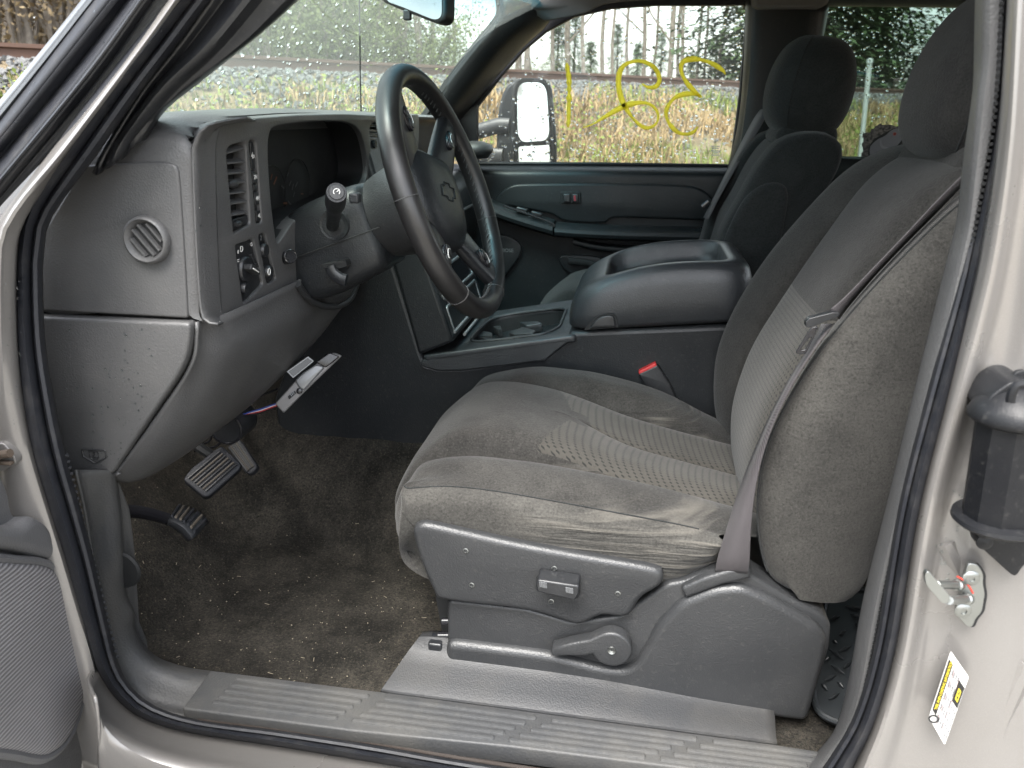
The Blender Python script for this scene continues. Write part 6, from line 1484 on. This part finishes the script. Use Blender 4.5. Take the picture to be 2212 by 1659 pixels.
# buckle by the console
bk = thing('seat_belt_buckle', 'black seat belt buckle with red release button beside the console', 'buckle', A(1430, 850, .625))
PBk = vplane(.622)
plate('body', [rpoly([V(PBk.uv(u, v)) for u, v in [(1378, 808), (1420, 788), (1448, 830), (1470, 880), (1420, 880), (1396, 840)]], .004)], PBk, .022, 'trim_black', bk, bev=.004)
plate('red_button', [rpoly([V(PBk.uv(u, v)) for u, v in [(1379, 804), (1416, 785), (1420, 792), (1381, 810)]], .002)], PBk, .018, 'red_plastic', bk, bev=.002, h=-.001)
# passenger belt
pbt = thing('passenger_seat_belt', 'dark seat belt running down from the far rear post behind the passenger seat', 'seat belt', A(1600, 300, 1.45))
belt('webbing', [(A(1648, 236, 1.50), A(1655, 238, 1.44)), (A(1640, 240, 1.48), A(1652, 252, 1.42)), (A(1622, 268, 1.46), A(1645, 270, 1.40)), (A(1585, 340, 1.42), A(1600, 345, 1.36)), (A(1545, 420, 1.38), A(1555, 425, 1.32)), (A(1520, 470, 1.34), A(1530, 475, 1.28))], 0, '', 'webbing', parent=pbt)
mb = MB(); mb.tube(S([(1518, 448), (1532, 436)], 1.36), .008, 8, ry=.004); mb.build('latch_tongue', 'black_gloss', pbt)

# ================================================================== pedals and under-dash boxes
def pedal(name, label, face, nrm_thick, ribs, y0, arm, par_dir):
    root = thing(name, label, 'pedal', A(*face[0], y0))
    return root
# brake
PBr = Plane(A(460, 1020, .30), A(520, 985, .33) - A(395, 1035, .26), A(475, 970, .34) - A(440, 1070, .27))
br = thing('brake_pedal', 'wide ribbed black brake pedal worn to bare metal', 'pedal', PBr.o)
pf = [V(PBr.uv(u, v)) for u, v in [(394, 1036), (412, 1012), (470, 967), (480, 962), (523, 1002), (520, 1012), (452, 1072), (440, 1074)]]
plate('pad', [rpoly(pf, .008)], PBr, .02, 'rubber', br, bev=.004)
q4 = [V(PBr.uv(u, v)) for u, v in [(402, 1033), (474, 972), (516, 1004), (445, 1066)]]
simple('bare_metal', (.07, .06, .048), .65, .2)
for k in range(7):
    t = (k + .5) / 7; a_ = q4[0].lerp(q4[3], t); b_ = q4[1].lerp(q4[2], t)
    mb = MB(); mb.tube([PBr.at(*a_.lerp(b_, .03), .001), PBr.at(*a_.lerp(b_, .97), .001)], .0022, 6); mb.build('pad_rib', 'bare_metal' if k % 2 else 'trim_black', br)
mb = MB(); mb.tube(cr([PBr.at(*PBr.uv(470, 985), -.02), A(420, 960, .33), A(380, 935, .36), A(360, 890, .38)], 4), .010, 8); mb.build('arm', 'black_matte', br)
# accelerator
PAc = Plane(A(530, 985, .44), A(556, 1010, .43) - A(530, 1025, .42), A(515, 955, .47) - A(545, 1020, .42))
ac = thing('accelerator_pedal', 'narrow ribbed black accelerator pedal right of the brake pedal', 'pedal', PAc.o)
pf = [V(PAc.uv(u, v)) for u, v in [(490, 965), (518, 948), (556, 1006), (550, 1016), (538, 1025), (528, 1020)]]
plate('pad', [rpoly(pf, .006)], PAc, .014, 'rubber', ac, bev=.003)
q4 = [V(PAc.uv(u, v)) for u, v in [(494, 968), (516, 953), (551, 1006), (534, 1019)]]
for k in range(6):
    t = (k + .5) / 6; a_ = q4[0].lerp(q4[1], t); b_ = q4[3].lerp(q4[2], t)
    mb = MB(); mb.tube([PAc.at(*a_, .001), PAc.at(*b_, .001)], .0016, 5); mb.build('pad_rib', 'bare_metal' if k % 3 == 1 else 'trim_black', ac)
mb = MB(); mb.tube(cr([PAc.at(*PAc.uv(505, 965), -.01), A(500, 930, .52), A(490, 880, .58)], 4), .007, 8); mb.build('arm', 'black_matte', ac)
# parking brake pedal
pk_ = thing('parking_brake_pedal', 'small curved ribbed parking brake pedal at the left of the footwell', 'pedal', A(405, 1130, .07))
rws = [S([(362, 1132), (372, 1138), (390, 1150), (405, 1166), (410, 1168)], .055), S([(366, 1122), (378, 1124), (400, 1136), (416, 1154), (420, 1160)], .055), S([(385, 1092), (395, 1094), (425, 1104), (445, 1122), (449, 1130)], .105)]
mb = MB(); mb.loft(patch(rws, 12, 5), closed=False); mb.build('pad', 'trim_black', pk_, solid=.004)
for k in range(7):
    t = .06 + k * .14; i_ = t * 4
    p0 = resample(cr(rws[1], 6), 40)[int(t * 39)]; p1 = resample(cr(rws[2], 6), 40)[int(t * 39)]
    mb = MB(); mb.tube([p0.lerp(p1, .1) + V((.002, -.002, .004)), p0.lerp(p1, .92) + V((.002, -.002, .004))], .003, 6, ry=.002); mb.build('pad_rib', 'bare_metal' if k in (1, 2, 5) else 'rubber', pk_)
mb = MB(); mb.tube(cr(S([(368, 1124), (330, 1112), (290, 1105), (240, 1102)], .10), 4), .012, 8, ry=.004); mb.build('arm', 'black_gloss', pk_)
# dark cylinder under the dash with a ring logo
cyl = thing('control_knob_housing', 'black half-round housing with a white ringed R under the dash', 'housing', A(505, 920, .30))
c0, c1_ = A(487, 925, .30), A(520, 900, .36)
mb = MB(); mb.tube([c0, c0.lerp(c1_, .06), c1_], [.030, .0325, .033], 30); mb.build('drum', 'trim_black', cyl, ang=50)
mb = MB(); ax = (c1_ - c0).normalized(); mb.lathe(c0, -ax, [(.0315, -.002), (.0325, .001), (.029, .002), (.0265, -.002), (.001, -.004)], 30, cap=False); mb.build('rim', 'black_gloss', cyl)
pr = Plane(A(505, 894, .2725), (1, .3, .25), (-.15, .75, .65)); 
mb = MB(); mb.tube([pr.at(.0085 * math.cos(a), .0065 * math.sin(a), .002) for a in [R(30) + R(300) * k / 20 for k in range(21)]], .0007, 5); mb.build('ring_logo', 'white_print', cyl)
text('letter', 'R', pr, 0, 0, .010, 'white_print', cyl, h=.002)
# silver brake controller on its bracket
bc = thing('brake_controller', 'silver-grey trailer brake controller on a bracket below the dash', 'controller', A(660, 830, .33))
PBc = Plane(A(650, 840, .33), A(735, 768, .37) - A(600, 880, .31), (-.1, .25, 1))
def bcl(l): return [V(PBc.uv(u, v)) for u, v in l]
def b6(l): return bcl([(345.6 + x * .2778, 720 + y * .2778) for x, y in l])
plate('body', [rpoly(b6([(893, 548), (1015, 412), (1050, 370), (1215, 238), (1340, 145), (1412, 178), (1120, 460), (960, 622)]), [.003, .004, .01, .01, .01, .003, .003, .003])], PBc, .03, 'grey_box', bc, bev=.003, h=.0)
plate('face_cover', [rpoly(b6([(1050, 365), (1120, 300), (1215, 240), (1285, 262), (1120, 445), (1085, 425)]), .005)], PBc, .012, 'silver_plastic', bc, bev=.003, h=.006)
plate('display', [rpoly(b6([(1210, 225), (1320, 150), (1400, 180), (1290, 268)]), .004)], PBc, .01, 'black_gloss', bc, bev=.002, h=.004)
plate('slider', [rpoly(b6([(995, 490), (1050, 445), (1060, 465), (1005, 515)]), .001)], PBc, .004, 'black_matte', bc, h=.0025)
for k in range(3):
    a_, b_ = b6([(1015 + k * 10, 470 - k * 9), (1025 + k * 10, 488 - k * 9)]); mb = MB(); mb.tube([PBc.at(*a_, .003), PBc.at(*b_, .003)], .0008, 5); mb.build('slider_ridge', 'silver_plastic', bc)
mb = MB(); a_ = b6([(1085, 448)])[0]; mb.lathe(PBc.at(*a_, .001), PBc.n, [(.0055, 0), (.0055, .002), (.003, .0035), (.0002, .0035)], 16, cap=False); mb.build('screw', 'black_gloss', bc)
brk = b6([(990, 295), (1155, 178), (1200, 215), (1040, 345)]); brk2 = b6([(1003, 297), (1153, 190), (1188, 216), (1042, 335)])
plate('bracket', [rpoly(brk, .002)], PBc, .004, 'black_gloss', bc, h=.008)
plate('bracket_edge', [brk, brk2], PBc, .005, 'silver_plastic', bc, h=.0095)
for k, (mt, dv_) in enumerate((('wire_blue', 0), ('wire_red', 4), ('black_matte', 8), ('paper_white', 2))):
    mb = MB(); mb.tube(cr(S([(600, 871 + dv_), (580, 878 + dv_), (560, 885 + dv_), (535, 892 + dv_ * .4), (500, 905)], .325), 4), .0016, 6); mb.build('wire', mt, bc)
# wiring under the dash
uw = thing('wiring_loop', 'thin black wiring looping under the dash above the pedals', 'wiring', A(440, 930, .34))
for l in ([(400, 950), (430, 960), (455, 950), (450, 925)], [(420, 975), (470, 962), (480, 930), (470, 905)], [(480, 905), (530, 870), (600, 840)]):
    mb = MB(); mb.tube(cr(S(l, .36), 5), .0022, 6); mb.build('strand', 'black_gloss', uw)
# rubber mat behind the seat
rm = thing('rubber_floor_mat', 'black diamond-tread rubber mat on the floor behind the driver seat', 'floor mat', AZ(1810, 1450, .02))
PMt = Plane((0, 0, .02), (1, 0, 0), (0, 1, 0))
def mtl(l): return [V(PMt.uv(u, v)) for u, v in l]
base = rpoly(mtl([(1755, 1480), (1762, 1540), (1800, 1562), (1860, 1575), (1950, 1560), (1980, 1300), (1790, 1260)]), .03, 5)
plate('sheet', [base], PMt, .006, 'diamond_rubber', rm, bev=.002)
mb = MB(); mb.tube([PMt.at(p.x, p.y, .003) for p in base], .005, 8, closed=True); mb.build('edge_roll', 'diamond_rubber', rm)
c9 = lambda x, y: (1474.9 + x / 3, 1106 + y / 3)
for k, (x0, y0, x1, y1) in enumerate([(955, 705, 1015, 685), (1010, 805, 1055, 780), (970, 840, 1000, 862), (1010, 915, 1085, 880), (945, 900, 1040, 965), (920, 970, 955, 955), (1040, 1020, 1090, 985), (960, 1000, 1045, 1060), (915, 1105, 990, 1065), (895, 1120, 935, 1165), (1000, 1110, 1040, 1150), (945, 1225, 1010, 1185), (1085, 670, 1150, 695), (1110, 735, 1150, 752), (1050, 620, 1170, 640)]):
    a_, b_ = mtl([c9(x0, y0), c9(x1, y1)]); p0, p1 = PMt.at(a_.x, a_.y, .003), PMt.at(b_.x, b_.y, .003)
    mb = MB(); mb.tube([p0, p0.lerp(p1, .5), p1], [.001, .0045, .001], 8, ry=[.001, .003, .001]); mb.build('tread_bar', 'diamond_rubber', rm)
# ================================================================== rain drops
def drops(name, pts, label, mat='water', seed=1):
    mb = MB(); rd = random.Random(seed)
    for p, n, r in pts:
        n = V(n).normalized(); e = n.orthogonal().normalized(); g_ = n.cross(e); k = 7; sq = rd.uniform(.8, 1.3)
        rg1 = [p + e * (r * math.cos(2 * math.pi * j / k)) + g_ * (r * sq * math.sin(2 * math.pi * j / k)) for j in range(k)]
        rg2 = [p + e * (r * .72 * math.cos(2 * math.pi * j / k)) + g_ * (r * sq * .72 * math.sin(2 * math.pi * j / k)) + n * r * .38 for j in range(k)]
        mb.loft([rg1, rg2], True, True, False); mb.add(rg2 + [p + n * r * .55], [(j, (j + 1) % k, k) for j in range(k)])
    ob = mb.build(name, mat, fix=False, ang=180); return tag(ob, label, 'raindrops', kind='stuff')
rd = random.Random(31); D = []
def inside(u, v, poly):
    c = False
    for i in range(len(poly)):
        (x1, y1), (x2, y2) = poly[i - 1], poly[i]
        if (y1 > v) != (y2 > v) and u < (x2 - x1) * (v - y1) / (y2 - y1) + x1: c = not c
    return c
while len(D) < 900:
    u, v = rd.uniform(1030, 1610), rd.uniform(15, 350)
    if not inside(u, v, win_l): continue
    if rd.random() > .3 + .7 * abs(v - 200) / 150 * .8 + .25 * (v > 240): continue
    D.append((A(u, v, 1.646), (0, 1, 0), rd.choice((.0015, .002, .002, .003, .0042))))
drops('window_raindrops', D, 'raindrops beaded on the passenger window', seed=2)
D = []
for k in range(620):
    u, v = rd.uniform(1785, 2110), rd.uniform(14, 330)
    if v > 170 and rd.random() < .75: continue
    D.append((A(u, v, 1.63), (0, 1, 0), rd.choice((.0018, .0022, .003, .004))))
drops('rear_window_raindrops', D, 'raindrops beaded on the tinted rear window', seed=3)
D = []
for k in range(520):
    i, j = rd.uniform(0, len(wg) - 1.01), rd.uniform(8, 28); a, b = int(i), int(j)
    p = wg[a][b].lerp(wg[a + 1][b], i - a).lerp(wg[a][b + 1], j - b)
    D.append((p + V((-.002, 0, .002)), (-.7, 0, .7), rd.choice((.0018, .0025, .003, .004))))
drops('windshield_raindrops', D, 'raindrops scattered on the outside of the windshield', seed=4)
D = []
for k in range(150):
    if k < 95: u, v = rd.choice((200, 222, 235, 262, 268, 285, 297)) + rd.gauss(0, 3), 1030 - 260 * rd.random() ** 1.4
    else: u, v = rd.uniform(120, 400), rd.uniform(700, 1000)
    if u > 245 + (1020 - v) * .62: continue
    D.append((A(u, v, -.0168), (0, -1, 0), rd.choice((.0007, .001, .0014, .0018))))
for k in range(26): D.append((A(rd.uniform(0, 45), rd.uniform(600, 1000), -.137), (0, -1, 0), rd.uniform(.0008, .0014)))
for k in range(30):
    u, v = rd.uniform(2010, 2080), rd.uniform(1050, 1260); D.append((A(u, v, -.123), (0, -1, 0), rd.uniform(.001, .0022)))
def on_mesh(name, n, r0, r1, cond=lambda p: True):
    ob = bpy.data.objects[name]; me = ob.data; rr0 = random.Random(len(name)); got = 0
    for k in range(n * 30):
        if got >= n: break
        p_ = me.polygons[rr0.randrange(len(me.polygons))]; c = p_.center + (me.vertices[p_.vertices[0]].co - p_.center) * rr0.uniform(0, .9)
        if not cond(c): continue
        n_ = p_.normal if p_.normal.dot(CAM - c) > 0 else -p_.normal
        D.append((c + n_ * .0021, n_, rr0.uniform(r0, r1))); got += 1
on_mesh('front_pillar_trim', 150, .0010, .0026, lambda c: c.z > .82)
on_mesh('door_seal', 70, .0010, .0022, lambda c: c.z > .6 and c.x < -.3)
on_mesh('outer_seal', 40, .0010, .0020)
on_mesh('bezel_shoulder', 40, .0008, .0022)
drops('panel_raindrops', D, 'tiny raindrops on the grey fuse cover and painted jambs', 'water_film', seed=5)
